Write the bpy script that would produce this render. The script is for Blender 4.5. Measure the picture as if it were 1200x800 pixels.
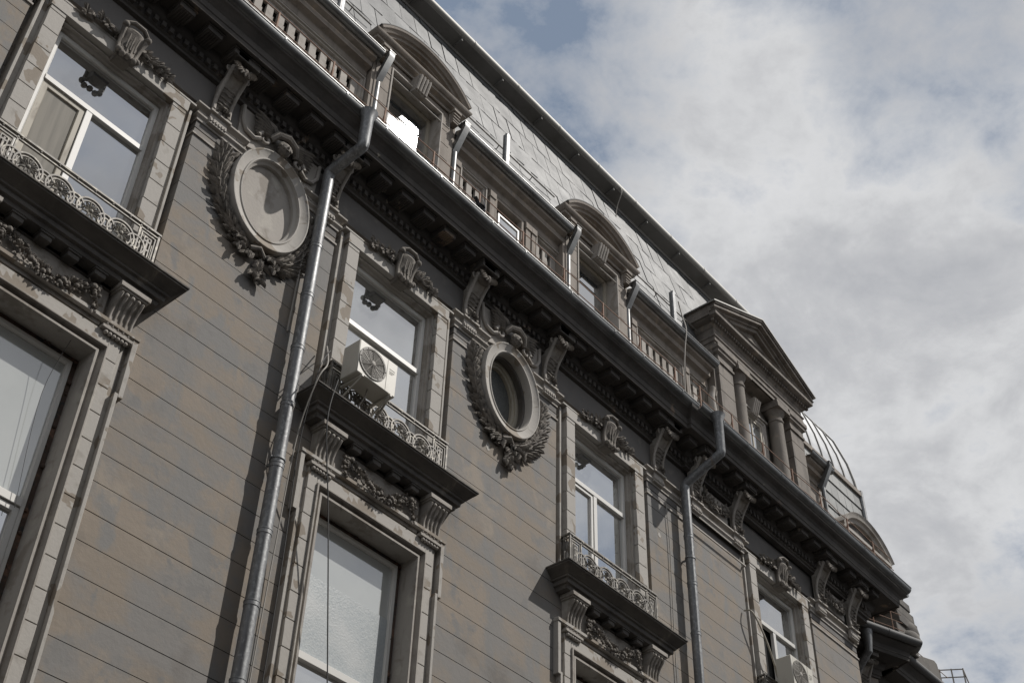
import bpy, bmesh, math, random
from mathutils import Vector, Matrix, noise
random.seed(7)
R = math.radians
for o in list(bpy.data.objects): bpy.data.objects.remove(o)
S = bpy.context.scene
C = S.collection
GZ = -1.6                      # street level (the camera stands 1.6 m above it, 10 m in front of the wall)

# ------------------------------------------------------------------ camera
YAW, PITCH, ROLL, FPX = 41.4078, 42.2871, 2.0047, 1560.13
a, p_, r_ = R(YAW), R(PITCH), R(ROLL)
fw = Vector((math.cos(a)*math.cos(p_), math.sin(a)*math.cos(p_), math.sin(p_)))
rt = Vector((math.sin(a), -math.cos(a), 0)); up = rt.cross(fw)
rt, up = math.cos(r_)*rt + math.sin(r_)*up, -math.sin(r_)*rt + math.cos(r_)*up
cam_d = bpy.data.cameras.new('camera'); cam = bpy.data.objects.new('camera', cam_d); C.objects.link(cam)
m = Matrix((rt, up, -fw)).transposed().to_4x4(); m.translation = Vector((0, -10, 0))
cam.matrix_world = m
cam_d.sensor_fit = 'HORIZONTAL'; cam_d.sensor_width = 36; cam_d.lens = FPX/1200*36
cam_d.clip_start = .1; cam_d.clip_end = 5000
S.camera = cam

# ------------------------------------------------------------------ sun, sky, exposure
SUN = Vector((0.4165, -0.4714, 0.7774)).normalized()
sd = bpy.data.lights.new('sun', 'SUN'); sd.energy = 4.6; sd.angle = R(.53); sd.color = (1, .955, .90)
so = bpy.data.objects.new('sun', sd); C.objects.link(so)
so.rotation_euler = SUN.to_track_quat('Z', 'Y').to_euler()
W = bpy.data.worlds.new('World'); S.world = W; W.use_nodes = True
nt = W.node_tree; nt.nodes.clear()
def N(nt, t, **k):
    n = nt.nodes.new(t)
    for q, v in k.items(): setattr(n, q, v)
    return n
def math_n(nt, op, a, b=None, clamp=False):
    n = N(nt, 'ShaderNodeMath', operation=op); n.use_clamp = clamp
    for i, v in enumerate((a, b)):
        if v is None: continue
        if isinstance(v, (int, float)): n.inputs[i].default_value = v
        else: nt.links.new(v, n.inputs[i])
    return n.outputs[0]
def mixc(nt, f, c1, c2, blend='MIX'):
    n = N(nt, 'ShaderNodeMix', data_type='RGBA', blend_type=blend)
    for i, v in ((0, f), (6, c1), (7, c2)):
        if isinstance(v, (int, float)): n.inputs[i].default_value = v
        elif isinstance(v, tuple): n.inputs[i].default_value = (*v, 1)
        else: nt.links.new(v, n.inputs[i])
    return n.outputs[2]
def ramp(nt, f, pts):
    n = N(nt, 'ShaderNodeValToRGB'); e = n.color_ramp.elements
    while len(e) < len(pts): e.new(.5)
    for q, (p, c) in zip(e, pts):
        q.position = p; q.color = (c, c, c, 1) if isinstance(c, (int, float)) else (*c, 1)
    nt.links.new(f, n.inputs[0]); return n.outputs[0]
def noise_n(nt, vec, scale, detail=6, rough=.55, dist=0., w=None):
    n = N(nt, 'ShaderNodeTexNoise'); n.inputs['Scale'].default_value = scale
    n.inputs['Detail'].default_value = detail; n.inputs['Roughness'].default_value = rough
    n.inputs['Distortion'].default_value = dist
    if vec is not None: nt.links.new(vec, n.inputs['Vector'])
    return n.outputs[0]
sky = N(nt, 'ShaderNodeTexSky', sky_type='NISHITA'); sky.sun_disc = False
sky.sun_elevation = math.asin(SUN.z); sky.sun_rotation = math.atan2(SUN.x, SUN.y)
sky.dust_density = 1.5
tc = N(nt, 'ShaderNodeTexCoord'); sep = N(nt, 'ShaderNodeSeparateXYZ'); nt.links.new(tc.outputs['Generated'], sep.inputs[0])
zz = math_n(nt, 'ADD', math_n(nt, 'MAXIMUM', sep.outputs[2], 0.0), .18)
cx = math_n(nt, 'DIVIDE', sep.outputs[0], zz); cy = math_n(nt, 'DIVIDE', sep.outputs[1], zz)
cmb = N(nt, 'ShaderNodeCombineXYZ'); nt.links.new(cx, cmb.inputs[0]); nt.links.new(cy, cmb.inputs[1]); cmb.inputs[2].default_value = 3.7
n1 = noise_n(nt, cmb.outputs[0], 6.0, 9, .6, .25)
n2 = noise_n(nt, cmb.outputs[0], 17.0, 8, .62, .2)
n3 = noise_n(nt, cmb.outputs[0], 1.9, 4, .5, .2)
cov = math_n(nt, 'ADD', math_n(nt, 'MULTIPLY', n1, .6), math_n(nt, 'ADD', math_n(nt, 'MULTIPLY', n2, .3), math_n(nt, 'MULTIPLY', n3, .35)))
def sky_patch(d, lo, hi, amt):     # a clearer stretch of sky round one compass direction
    global cov
    dp = N(nt, 'ShaderNodeVectorMath', operation='DOT_PRODUCT')
    nt.links.new(tc.outputs['Generated'], dp.inputs[0]); dp.inputs[1].default_value = Vector(d).normalized()
    mr = N(nt, 'ShaderNodeMapRange', interpolation_type='SMOOTHSTEP'); nt.links.new(dp.outputs['Value'], mr.inputs[0])
    mr.inputs[1].default_value = lo; mr.inputs[2].default_value = hi
    cov = math_n(nt, 'ADD', cov, math_n(nt, 'MULTIPLY', mr.outputs[0], amt))
def pdir(x, y): return fw + rt*((x-600)/FPX) - up*((y-400)/FPX)
def pref(x, y):
    d = pdir(x, y); return Vector((d.x, -d.y, d.z))
SKYP = [((600, 90), .988, .9995, -.13), ((1085, 10), .995, .9996, -.07), ((1040, 190), .996, .9996, .02), ((765, 330), .998, .9999, -.05),
        ((1000, 480), .975, .995, .10), ((820, 120), .992, .998, .07), ((1130, 690), .998, .9999, -.06)]
for (pp, lo, hi, am) in SKYP: sky_patch(pdir(*pp), lo, hi, am)
sky_patch(pref(110, 120), .985, .998, -.10)
sky_patch(pref(700, 620), .993, .999, -.05)
mask = ramp(nt, cov, [(.47, 0), (.66, 1)])
shade = ramp(nt, math_n(nt, 'ADD', math_n(nt, 'MULTIPLY', n2, .16), math_n(nt, 'ADD', math_n(nt, 'MULTIPLY', n1, .44), math_n(nt, 'MULTIPLY', n3, .4))), [(.40, (7.1, 7.12, 7.2)), (.47, (6.2, 6.25, 6.35)), (.52, (5.2, 5.25, 5.4)), (.60, (4.1, 4.2, 4.45))])
for e in nt.nodes:
    pass
cl = N(nt, 'ShaderNodeVectorMath', operation='SCALE'); nt.links.new(shade, cl.inputs[0]); cl.inputs['Scale'].default_value = 1.27
skyc = mixc(nt, 1.0, sky.outputs[0], (.62, .62, .62), 'MULTIPLY')
skyc = mixc(nt, .75, skyc, (3.0, 3.75, 4.95))
colr = mixc(nt, math_n(nt, 'MULTIPLY', mask, .97), skyc, cl.outputs[0])
bg = N(nt, 'ShaderNodeBackground'); bg.inputs[1].default_value = .1; nt.links.new(colr, bg.inputs[0])
wo = N(nt, 'ShaderNodeOutputWorld'); nt.links.new(bg.outputs[0], wo.inputs[0])
S.view_settings.view_transform = 'Standard'; S.view_settings.look = 'None'; S.view_settings.gamma = 1
S.view_settings.exposure = -.25
S.render.engine = 'CYCLES'

# ------------------------------------------------------------------ materials
def mat(name, base, rough=.85, metal=0., spots=(), bump=.0, bscale=30, coord='Object', spec=.5, attr=None, rvar=0):
    M = bpy.data.materials.new(name); M.use_nodes = True; t = M.node_tree
    b = t.nodes['Principled BSDF']; b.inputs['Roughness'].default_value = rough; b.inputs['Metallic'].default_value = metal
    b.inputs['Specular IOR Level'].default_value = spec
    co = N(t, 'ShaderNodeTexCoord').outputs['Object']
    col = None
    prev = base
    for (c, scale, lo, hi, stretch, detail) in spots:
        mp = N(t, 'ShaderNodeMapping'); t.links.new(co, mp.inputs[0]); mp.inputs['Scale'].default_value = stretch
        mp.inputs['Location'].default_value = (random.uniform(0, 9), random.uniform(0, 9), random.uniform(0, 9))
        f = ramp(t, noise_n(t, mp.outputs[0], scale, detail, .6, .3), [(lo, 0), (hi, 1)])
        prev = mixc(t, f, prev, c)
    if attr:
        an = N(t, 'ShaderNodeAttribute', attribute_name=attr)
        prev = mixc(t, 1., prev, an.outputs['Color'], 'MULTIPLY')
    if isinstance(prev, tuple): b.inputs['Base Color'].default_value = (*prev, 1)
    else: t.links.new(prev, b.inputs['Base Color'])
    if rvar:
        rr = math_n(t, 'ADD', rough-rvar, math_n(t, 'MULTIPLY', noise_n(t, co, 3.1, 5), 2*rvar)); t.links.new(rr, b.inputs['Roughness'])
    if bump:
        bn = N(t, 'ShaderNodeBump'); bn.inputs['Strength'].default_value = bump; bn.inputs['Distance'].default_value = .02
        t.links.new(noise_n(t, co, bscale, 8, .65), bn.inputs['Height']); t.links.new(bn.outputs[0], b.inputs['Normal'])
    return M
PL = mat('plaster', (.245, .210, .172), .9, spots=[
    ((.212, .203, .192), .8, .43, .56, (1, 1, 1.6), 6), ((.26, .222, .182), 1.1, .52, .62, (1, 1, 1), 6),
    ((.205, .2, .192), 1.3, .53, .61, (1.8, 1, .7), 7), ((.19, .185, .178), 3.6, .58, .68, (1, 1, 1), 8), ((.28, .245, .205), 1.4, .6, .68, (1, 1, 1), 6), ((.15, .138, .125), 1.1, .58, .8, (1, 1, .8), 9)], bump=.25, bscale=14)
ST = mat('stone_trim', (.35, .325, .295), .85, spots=[((.25, .225, .195), 2.1, .52, .6, (1, 1, 1), 8), ((.40, .375, .335), 3.3, .56, .66, (1, 1, 1), 5),
    ((.17, .15, .13), 2.5, .6, .78, (3, 3, .45), 7)], bump=.22, bscale=22)
PEEL = mat('peeling_painted_stone', (.39, .37, .34), .85, spots=[((.25, .215, .175), 2.3, .565, .575, (1, 1, 1), 3), ((.3, .28, .25), 5, .55, .7, (1, 1, 1), 6)], bump=.2, bscale=20)
FZ = mat('shade_darkened_frieze_plaster', (.15, .142, .135), .9, spots=[((.11, .105, .10), 1.2, .45, .65, (1, 1, 1), 8), ((.19, .175, .16), 3, .6, .7, (1, 1, 1), 6)], bump=.25, bscale=16)  # frieze colour darkened to carry the shade under the cornice
FR = mat('shade_darkened_cornice_plaster', (.085, .077, .07), .9, spots=[((.055, .05, .046), 1.4, .45, .62, (1, 1, 1), 8), ((.20, .15, .11), 1.9, .63, .68, (1, 1, 1), 7), ((.3, .27, .22), 3.0, .7, .73, (1, 1, 1), 4)], bump=.35, bscale=16)  # shade under the gutter put into the base colour; flaked patches on top
ORN = mat('carved_ornament', (.20, .18, .157), .85, spots=[((.11, .1, .088), 9, .47, .62, (1, 1, 1), 8)], bump=.3, bscale=40)
DK = mat('dark_stone', (.13, .12, .108), .9, spots=[((.075, .07, .065), 2, .45, .65, (1, 1, 1), 8), ((.2, .18, .155), 4, .6, .7, (1, 1, 1), 6)], bump=.3, bscale=25)  # dark stone tone with random darker and lighter blotches
AT = mat('attic_stone', (.26, .23, .2), .88, spots=[((.2, .175, .15), 1.6, .48, .62, (2, 2, .6), 8), ((.34, .28, .22), 3.5, .58, .7, (1, 1, 1), 6), ((.12, .11, .1), 2.5, .62, .8, (3, 3, .4), 7)], bump=.25, bscale=22)
ZN = mat('zinc_pipe', (.21, .215, .22), .5, .4, spots=[((.15, .15, .155), 9, .45, .65, (1, 1, .25), 7), ((.28, .29, .29), 26, .5, .62, (1, 1, .6), 4), ((.2, .15, .11), 2.1, .68, .75, (1, 1, .5), 7)], bump=.08, bscale=30, rvar=.12)
GU = mat('gutter_zinc', (.19, .195, .195), .42, .6, spots=[((.12, .12, .12), 3, .45, .65, (.6, 1, 1), 7)], bump=.06, bscale=12, rvar=.12)
SL = mat('zinc_roof_tile', (.118, .122, .123), .62, .15, spots=[((.09, .095, .097), 1.7, .45, .7, (1, 1, .5), 7), ((.165, .17, .168), 5, .58, .72, (1, 1, .4), 5)], bump=.12, bscale=9, attr='tint', rvar=.12)
DM = mat('polished_roof_metal', (.42, .43, .44), .38, .7, bump=.05, bscale=4, rvar=.08)
RF = mat('roof_metal_edge', (.27, .265, .25), .5, .4, spots=[((.25, .24, .22), 2, .5, .7, (.4, 1, 1), 6)], bump=.08, bscale=10)
RU = mat('rusty_iron', (.23, .14, .10), .8, .2, spots=[((.30, .22, .17), 8, .5, .7, (1, 1, 1), 6)])
IR = mat('weathered_iron', (.19, .18, .165), .6, .35, spots=[((.34, .32, .28), 12, .5, .62, (1, 1, 1), 6), ((.07, .06, .05), 9, .6, .7, (1, 1, 1), 6)])
WH = mat('white_window_frame', (.66, .65, .62), .45, spots=[((.5, .48, .44), 3, .6, .8, (1, 1, 1), 6)])
OW = mat('old_painted_wood', (.36, .33, .27), .6, spots=[((.2, .17, .13), 6, .55, .7, (1, 1, .3), 6)])
BRK = mat('raw_masonry_gap', (.10, .07, .055), .95, spots=[((.22, .13, .09), 6, .55, .65, (1, 1, 1), 6), ((.05, .05, .05), 5, .55, .65, (1, 1, 1), 6)], bump=.8, bscale=18)
CRT = mat('net_curtain', (.27, .255, .225), .9, spots=[((.2, .19, .17), 2.5, .4, .7, (6, 1, .3), 5)])
ACM = mat('ac_white_plastic', (.56, .54, .48), .5, spots=[((.42, .39, .33), 4, .55, .8, (1, 1, .4), 7)])
ACD = mat('ac_dark_grille', (.17, .16, .14), .6)
BLK = mat('black_cable', (.04, .04, .04), .7)
GCB = mat('grey_cable', (.32, .30, .27), .7)
BRD = mat('pigeon_feathers', (.06, .06, .07), .7, spots=[((.13, .13, .15), 18, .5, .6, (1, 1, 1), 3)])
SKN = mat('street_asphalt', (.055, .055, .057), .9, spots=[((.075, .072, .07), .7, .45, .6, (1, 1, 1), 8)], bump=.4, bscale=40)
PAV = mat('pavement_concrete', (.11, .107, .104), .9, spots=[((.11, .105, .1), 1.3, .45, .6, (1, 1, 1), 8)], bump=.3, bscale=30)
AT2 = mat('shade_darkened_portico_stone', (.205, .183, .16), .88, spots=[((.13, .115, .10), 1.8, .45, .62, (2, 2, .6), 8), ((.27, .23, .185), 3.5, .6, .7, (1, 1, 1), 6), ((.09, .085, .08), 2.5, .58, .8, (3, 3, .4), 7)], bump=.25, bscale=22)  # attic stone with portico shade put into its colour, plus weathering blotches
DGL = mat('dim_patterned_glass', (.10, .105, .10), .35, spots=[((.05, .055, .055), 40, .45, .6, (1, 1, 1), 3)], bump=.4, bscale=70)
SL2 = mat('bright_zinc_tile', (.24, .245, .24), .55, .25, spots=[((.19, .195, .19), 1.7, .45, .7, (1, 1, .5), 7)], bump=.12, bscale=9, attr='tint', rvar=.1)
GU2 = mat('dull_gutter', (.12, .12, .12), .75, .2)
RG = mat('ridge_sheet_metal', (.30, .295, .275), .6, .35, spots=[((.28, .27, .25), 2, .5, .7, (.4, 1, 1), 6)], bump=.08, bscale=10)
SF = mat('soffit_boards', (.20, .195, .185), .8, spots=[((.15, .145, .135), 1.5, .45, .65, (1, 1, 1), 6)], bump=.1, bscale=12)
BK = mat('dark_interior', (.02, .02, .02), 1)
def glass(name, base, rough=.03, ior=1.9, dirt=.2, white=(.4, .42, .42)):
    M = bpy.data.materials.new(name); M.use_nodes = True; t = M.node_tree; b = t.nodes['Principled BSDF']
    co = N(t, 'ShaderNodeTexCoord').outputs['Object']
    f = ramp(t, noise_n(t, co, 1.1, 6, .6, .6), [(.4, 0), (.75, dirt)])
    t.links.new(mixc(t, f, base, white), b.inputs['Base Color'])
    t.links.new(math_n(t, 'ADD', rough, math_n(t, 'MULTIPLY', noise_n(t, co, 2.3, 4), .03)), b.inputs['Roughness'])
    b.inputs['IOR'].default_value = ior
    bn = N(t, 'ShaderNodeBump'); bn.inputs['Strength'].default_value = .03; bn.inputs['Distance'].default_value = .02
    t.links.new(noise_n(t, co, 1.3, 2), bn.inputs['Height']); t.links.new(bn.outputs[0], b.inputs['Normal'])
    return M
GL = glass('window_glass', (.045, .05, .052), .008, 7.5)
GLM = glass('dusty_window_glass', (.12, .13, .13), .015, 8.5, .5)
GLP = glass('whitened_window_glass', (.46, .48, .465), .04, 3.2, .7, (.52, .54, .52))
GLT = mat('textured_glass', (.40, .43, .435), .3, spots=[((.34, .375, .39), 30, .42, .6, (1, 1, 1), 3), ((.46, .48, .48), 1.6, .45, .65, (1, 1, 1), 5)], bump=.18, bscale=45, spec=1)

# ------------------------------------------------------------------ mesh helpers
class MB:
    def __init__(s): s.v = []; s.f = []; s.mi = []; s.tint = []
    def add(s, vs, fs, mi=0, M=None, tint=None):
        n = len(s.v)
        for v in vs: s.v.append(tuple(M @ Vector(v)) if M else tuple(v))
        for f in fs: s.f.append(tuple(i+n for i in f)); s.mi.append(mi); s.tint.append(tint)
        return s
    def box(s, x0, x1, y0, y1, z0, z1, mi=0, M=None, tint=None):
        vs = [(x, y, z) for x in (x0, x1) for y in (y0, y1) for z in (z0, z1)]
        return s.add(vs, [(0, 1, 3, 2), (4, 6, 7, 5), (0, 4, 5, 1), (2, 3, 7, 6), (0, 2, 6, 4), (1, 5, 7, 3)], mi, M, tint)
    def rings(s, rs, closed_loop=True, cap=True, closed_path=False, mi=0, M=None):
        n = len(rs[0]); vs = [v for r in rs for v in r]; fs = []
        m = len(rs) if closed_path else len(rs)-1
        for i in range(m):
            j = (i+1) % len(rs)
            for k in range(n if closed_loop else n-1):
                l = (k+1) % n; fs.append((i*n+k, i*n+l, j*n+l, j*n+k))
        if cap and not closed_path and closed_loop:
            fs.append(tuple(range(n))[::-1]); fs.append(tuple((len(rs)-1)*n+k for k in range(n)))
        return s.add(vs, fs, mi, M)
    def tube(s, path, r, n=8, closed=False, mi=0, M=None, flat=None):
        P = [Vector(p) for p in path]; rs = []; prev = None
        for i, p in enumerate(P):
            if closed: t = P[(i+1) % len(P)] - P[i-1]
            else: t = P[min(i+1, len(P)-1)] - P[max(i-1, 0)]
            t.normalize()
            ref = Vector((0, 1, 0)) if abs(t.y) < .9 else Vector((1, 0, 0))
            if prev is not None and not closed: ref = prev
            u = t.cross(ref); u.normalize(); w = u.cross(t); w.normalize(); prev = w
            rr = r[i] if isinstance(r, (list, tuple)) else r
            rs.append([tuple(p + u*math.cos(2*math.pi*k/n)*rr + w*math.sin(2*math.pi*k/n)*rr*(flat or 1)) for k in range(n)])
        return s.rings(rs, True, True, closed, mi, M)
    def circle(s, c, ra, rb, r, n=24, axis='Y', k=6, mi=0, M=None, a0=0, a1=2*math.pi):
        full = a1-a0 > 6.2
        pts = [(c[0]+ra*math.cos(a0+(a1-a0)*i/n), c[1], c[2]+rb*math.sin(a0+(a1-a0)*i/n)) for i in range(n if full else n+1)]
        return s.tube(pts, r, k, full, mi, M)
    def oval(s, cx, cz, a, b, prof, n=56, mi=0, rx=0.):   # closed profile [(radial offset, y)] swept round an ellipse
        rs = []
        for i in range(n):
            t = 2*math.pi*i/n
            nx, nz = math.cos(t)/a, math.sin(t)/b; L = math.hypot(nx, nz); nx /= L; nz /= L
            rs.append([(cx+a*math.cos(t)+nx*o, y, cz+b*math.sin(t)+nz*o) for o, y in prof])
        return s.rings(rs, True, False, True, mi)
    def disc(s, cx, cz, a, b, y, n=56, mi=0):
        vs = [(cx+a*math.cos(2*math.pi*i/n), y, cz+b*math.sin(2*math.pi*i/n)) for i in range(n)]
        return s.add(vs, [tuple(range(n))], mi)
    def sweep(s, prof, path, closed=False, mi=0, M=None):
        """prof [(out, z)] closed polygon, path [(x,y)] walked with the outside on its right hand; mitred"""
        P = [Vector((p[0], p[1])) for p in path]; n = len(P); rs = []
        def nrm(a, b): d = (b-a).normalized(); return Vector((d.y, -d.x))
        for i in range(n):
            if closed: n0, n1 = nrm(P[i-1], P[i]), nrm(P[i], P[(i+1) % n])
            else: n0 = nrm(P[max(i-1, 0)], P[max(i-1, 0)+1]); n1 = nrm(P[min(i, n-2)], P[min(i, n-2)+1])
            mt = (n0+n1); mt = mt/ max(.2, mt.length_squared) * 2
            rs.append([(P[i].x+mt.x*o, P[i].y+mt.y*o, z) for o, z in prof])
        return s.rings(rs, True, True, closed, mi, M)
    def frame(s, x0, x1, z0, z1, prof, mi=0, bottom=True, M=None):
        """prof [(inset, y)] closed polygon carried round a rectangle in the XZ plane, mitred corners"""
        cs = [(x0, z0, 1, 1), (x0, z1, 1, -1), (x1, z1, -1, -1), (x1, z0, -1, 1)]
        if not bottom: cs = [(x0, z0, 1, 0), (x0, z1, 1, -1), (x1, z1, -1, -1), (x1, z0, -1, 0)]
        rs = [[(cx+sx*o, y, cz+sz*o) for o, y in prof] for cx, cz, sx, sz in cs]
        return s.rings(rs, True, True, bottom, mi, M)
    def prismY(s, poly, y0, y1, mi=0, M=None):     # polygon in XZ with thickness in Y
        n = len(poly); vs = [(x, y0, z) for x, z in poly]+[(x, y1, z) for x, z in poly]
        fs = [tuple(range(n)), tuple(range(n, 2*n))[::-1]]+[(i, i+n, (i+1) % n+n, (i+1) % n) for i in range(n)]
        return s.add(vs, fs, mi, M)
    def prismX(s, poly, x0, x1, mi=0, M=None):     # polygon in YZ with thickness in X
        n = len(poly); vs = [(x0, y, z) for y, z in poly]+[(x1, y, z) for y, z in poly]
        fs = [tuple(range(n))[::-1], tuple(range(n, 2*n))]+[(i, (i+1) % n, (i+1) % n+n, i+n) for i in range(n)]
        return s.add(vs, fs, mi, M)
    def leaf(s, p, d, nrm, L, Wd, T, mi=0, curl=.25):
        p = Vector(p); d = Vector(d).normalized(); nrm = Vector(nrm).normalized(); sd = d.cross(nrm).normalized(); nrm = sd.cross(d)
        rs = []
        for t, w, h in ((0, .25, .1), (.22, .8, .55), (.5, 1, .9), (.78, .65, .9), (1, .06, .5)):
            c = p + d*L*t + nrm*(T*h + curl*T*t)
            rs.append([tuple(c - sd*Wd*w*.5 - nrm*T*.5*w), tuple(c - sd*Wd*w*.25 + nrm*T*.35*w), tuple(c - nrm*T*.05*w), tuple(c + sd*Wd*w*.25 + nrm*T*.35*w), tuple(c + sd*Wd*w*.5 - nrm*T*.5*w), tuple(c - nrm*T*.7*w)])
        return s.rings(rs, True, True, False, mi)
    def ball(s, c, r, n=8, m=6, mi=0, sc=(1, 1, 1), M=None):
        vs = [(c[0], c[1], c[2]+r*sc[2])]
        for i in range(1, m):
            th = math.pi*i/m
            for k in range(n):
                ph = 2*math.pi*k/n; vs.append((c[0]+r*sc[0]*math.sin(th)*math.cos(ph), c[1]+r*sc[1]*math.sin(th)*math.sin(ph), c[2]+r*sc[2]*math.cos(th)))
        vs.append((c[0], c[1], c[2]-r*sc[2])); L = len(vs)-1
        fs = [(0, 1+k, 1+(k+1) % n) for k in range(n)]
        for i in range(m-2):
            for k in range(n): fs.append((1+i*n+k, 1+(i+1)*n+k, 1+(i+1)*n+(k+1) % n, 1+i*n+(k+1) % n))
        fs += [(L, 1+(m-2)*n+(k+1) % n, 1+(m-2)*n+k) for k in range(n)]
        return s.add(vs, fs, mi, M)
    def lathe(s, c, prof, n=20, mi=0):
        rs = [[(c[0]+r*math.cos(2*math.pi*k/n), c[1]+r*math.sin(2*math.pi*k/n), z) for k in range(n)] for r, z in prof]
        return s.rings(rs, True, True, False, mi)
    def build(s, name, mats, parent=None, bevel=0, angle=38):
        me = bpy.data.meshes.new(name); me.from_pydata(s.v, [], s.f)
        for mm in (mats if isinstance(mats, (list, tuple)) else [mats]): me.materials.append(mm)
        me.polygons.foreach_set('material_index', s.mi)
        if any(t is not None for t in s.tint):
            ca = me.color_attributes.new('tint', 'FLOAT_COLOR', 'CORNER')
            for p in me.polygons:
                t = s.tint[p.index]; t = 1. if t is None else t
                for li in p.loop_indices: ca.data[li].color = (t, t, t, 1)
        bm = bmesh.new(); bm.from_mesh(me); bmesh.ops.recalc_face_normals(bm, faces=bm.faces); bm.to_mesh(me); bm.free()
        me.polygons.foreach_set('use_smooth', [True]*len(me.polygons))
        me.set_sharp_from_angle(angle=R(angle)); me.update()
        o = bpy.data.objects.new(name, me); C.objects.link(o)
        if parent: o.parent = parent; 
        if bevel:
            bv = o.modifiers.new('bevel', 'BEVEL'); bv.width = bevel; bv.segments = 1; bv.limit_method = 'ANGLE'; bv.angle_limit = R(50)
        return o
def empty(name, loc=(0, 0, 0), parent=None):
    o = bpy.data.objects.new(name, None); C.objects.link(o); o.location = loc
    if parent: o.parent = parent
    return o
def tag(o, label=None, cat=None, group=None, kind=None):
    for k, v in (('label', label), ('category', cat), ('group', group), ('kind', kind)):
        if v: o[k] = v
    return o
def dup(src, dx=(0, 0, 0), parent=None):
    c = src.copy(); C.objects.link(c); c.parent = parent if parent else src.parent
    c.location = Vector(src.location) + Vector(dx)
    for ch in [q for q in ALLCH.get(src.name, [])]:
        d = ch.copy(); C.objects.link(d); d.parent = c; ALLCH.setdefault(c.name, []).append(d)
    return c
ALLCH = {}
def part(mb, name, mats, parent, **k):
    o = mb.build(name, mats, parent, **k); ALLCH.setdefault(parent.name, []).append(o); return o
jit = random.uniform

# ------------------------------------------------------------------ layout numbers (metres; wall plane y = 0)
AX = [4.05, 8.87, 13.62, 18.82]                 # window axes
BAY = 1.19
PIER = [(-8, AX[0]-BAY), (AX[0]+BAY, AX[1]-BAY), (AX[1]+BAY, AX[2]-BAY), (AX[2]+BAY, AX[3]-BAY), (AX[3]+BAY, 21.72)]
Z0, DZ = 5.912, .3378                            # course joints
XEND = 21.72

# ------------------------------------------------------------------ ground
tag(MB().box(-900, 900, -900, -3.2, GZ-.5, GZ).build('street', SKN), kind='structure')
tag(MB().box(-900, 900, -3.2, 900, GZ-.5, GZ+.12).build('pavement', PAV), kind='structure')

# ------------------------------------------------------------------ added unseen house behind the camera, shading the street and facade
OPP = empty('added_shade_house', (15, -18, GZ)); OPP['label'] = 'unseen plain plastered house across the street, added to shade street and facade'; OPP['category'] = 'building'
def opposite():
    mb = MB(); z1 = 13.0; yf = -13.2; hs = []
    for k in range(22):
        for zf in (0.6, 4.6, 8.6): hs.append((-34+4*k, -32.6+4*k, zf, zf+2.2))
    for zz0 in (GZ, .6, 2.8, 4.6, 6.8, 8.6, 10.8): pass
    lv = [GZ, .6, 2.8, 4.6, 6.8, 8.6, 10.8, z1]
    for a_, b_ in zip(lv, lv[1:]):
        cuts = [(h[0], h[1]) for h in hs if h[2] < (a_+b_)/2 < h[3]]
        x = -40
        for c0_, c1_ in sorted(cuts)+[(60, 60)]:
            if c0_ > x: mb.box(x, c0_, yf-.4, yf, a_, b_)
            x = c1_
    mb.box(-40, 60, -24, yf-.41, GZ, z1); mb.box(-40.3, 60.3, -24.2, yf+.3, z1, z1+.2)
    o = part(mb, 'wall', PL, OPP); o.location = Vector((-15, 18, -GZ))
opposite()

# ------------------------------------------------------------------ the building
B = empty('ornate_building', (10, 0, GZ)); B['label'] = 'long grey stuccoed building with deep cornice, two oval medallions and zinc mansard roof'; B['category'] = 'building'
BI = Vector((-10, 0, -GZ))
def P(mb, name, mats, parent=None, **k):        # a part of the building, geometry given in world coordinates
    o = part(mb, name, mats, parent or B, **k)
    if parent is None or parent is B: o.location = BI
    return o
def group_part(name, loc=(0, 0, 0)):
    o = empty(name, Vector(loc)+BI, B); return o

def intervals(x0, x1, cuts):
    out = [(x0, x1)]
    for a_, b_ in cuts:
        nx = []
        for p0, p1 in out:
            if b_ <= p0 or a_ >= p1: nx.append((p0, p1)); continue
            if a_ > p0: nx.append((p0, a_))
            if b_ < p1: nx.append((b_, p1))
        out = nx
    return out
def courses(mb, x0, x1, z0, z1, y, holes=(), gap=.012, th=.205):
    k = math.floor((z0-Z0)/DZ)
    while Z0+k*DZ < z1:
        gap = .0095+.003*math.sin(k*2.3)
        a_, b_ = max(z0, Z0+k*DZ+gap/2), min(z1, Z0+(k+1)*DZ-gap/2); k += 1
        if b_-a_ < .02: continue
        zs = sorted({a_, b_} | {h for q in holes for h in (q[2], q[3]) if a_ < h < b_})
        for c0, c1 in zip(zs, zs[1:]):
            cuts = [(q[0], q[1]) for q in holes if q[2] < c1-.001 and q[3] > c0+.001]
            for i0, i1 in intervals(x0, x1, cuts): mb.box(i0, i1, y, y+th, c0, c1)
LOWW = [(c-1.1, c+1.1, 4.4, 9.3) for c in AX]
UPH = [(c-.9, c+.9, 10.2, 13.2) for c in AX]
OVH = []
for cx_ in (6.50, 11.27):
    A_, B_ = .46+.08, .67+.08; zq = -B_
    while zq < B_-.001:
        z2_ = min(B_, zq+.05); zm = min(abs(zq), abs(z2_)) if zq*z2_ > 0 else 0
        hw_ = A_*math.sqrt(max(0, 1-(zm/B_)**2)); OVH.append((cx_-hw_, cx_+hw_, 12.68+zq, 12.68+z2_)); zq = z2_
mb = MB()
courses(mb, -8, XEND, GZ+.1, 10.15, 0, LOWW)
for p0, p1 in PIER: courses(mb, p0, p1, 10.15, 13.02, 0, OVH)
for c in AX: courses(mb, c-BAY, c+BAY, 10.15, 13.45, .20, UPH)
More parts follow.
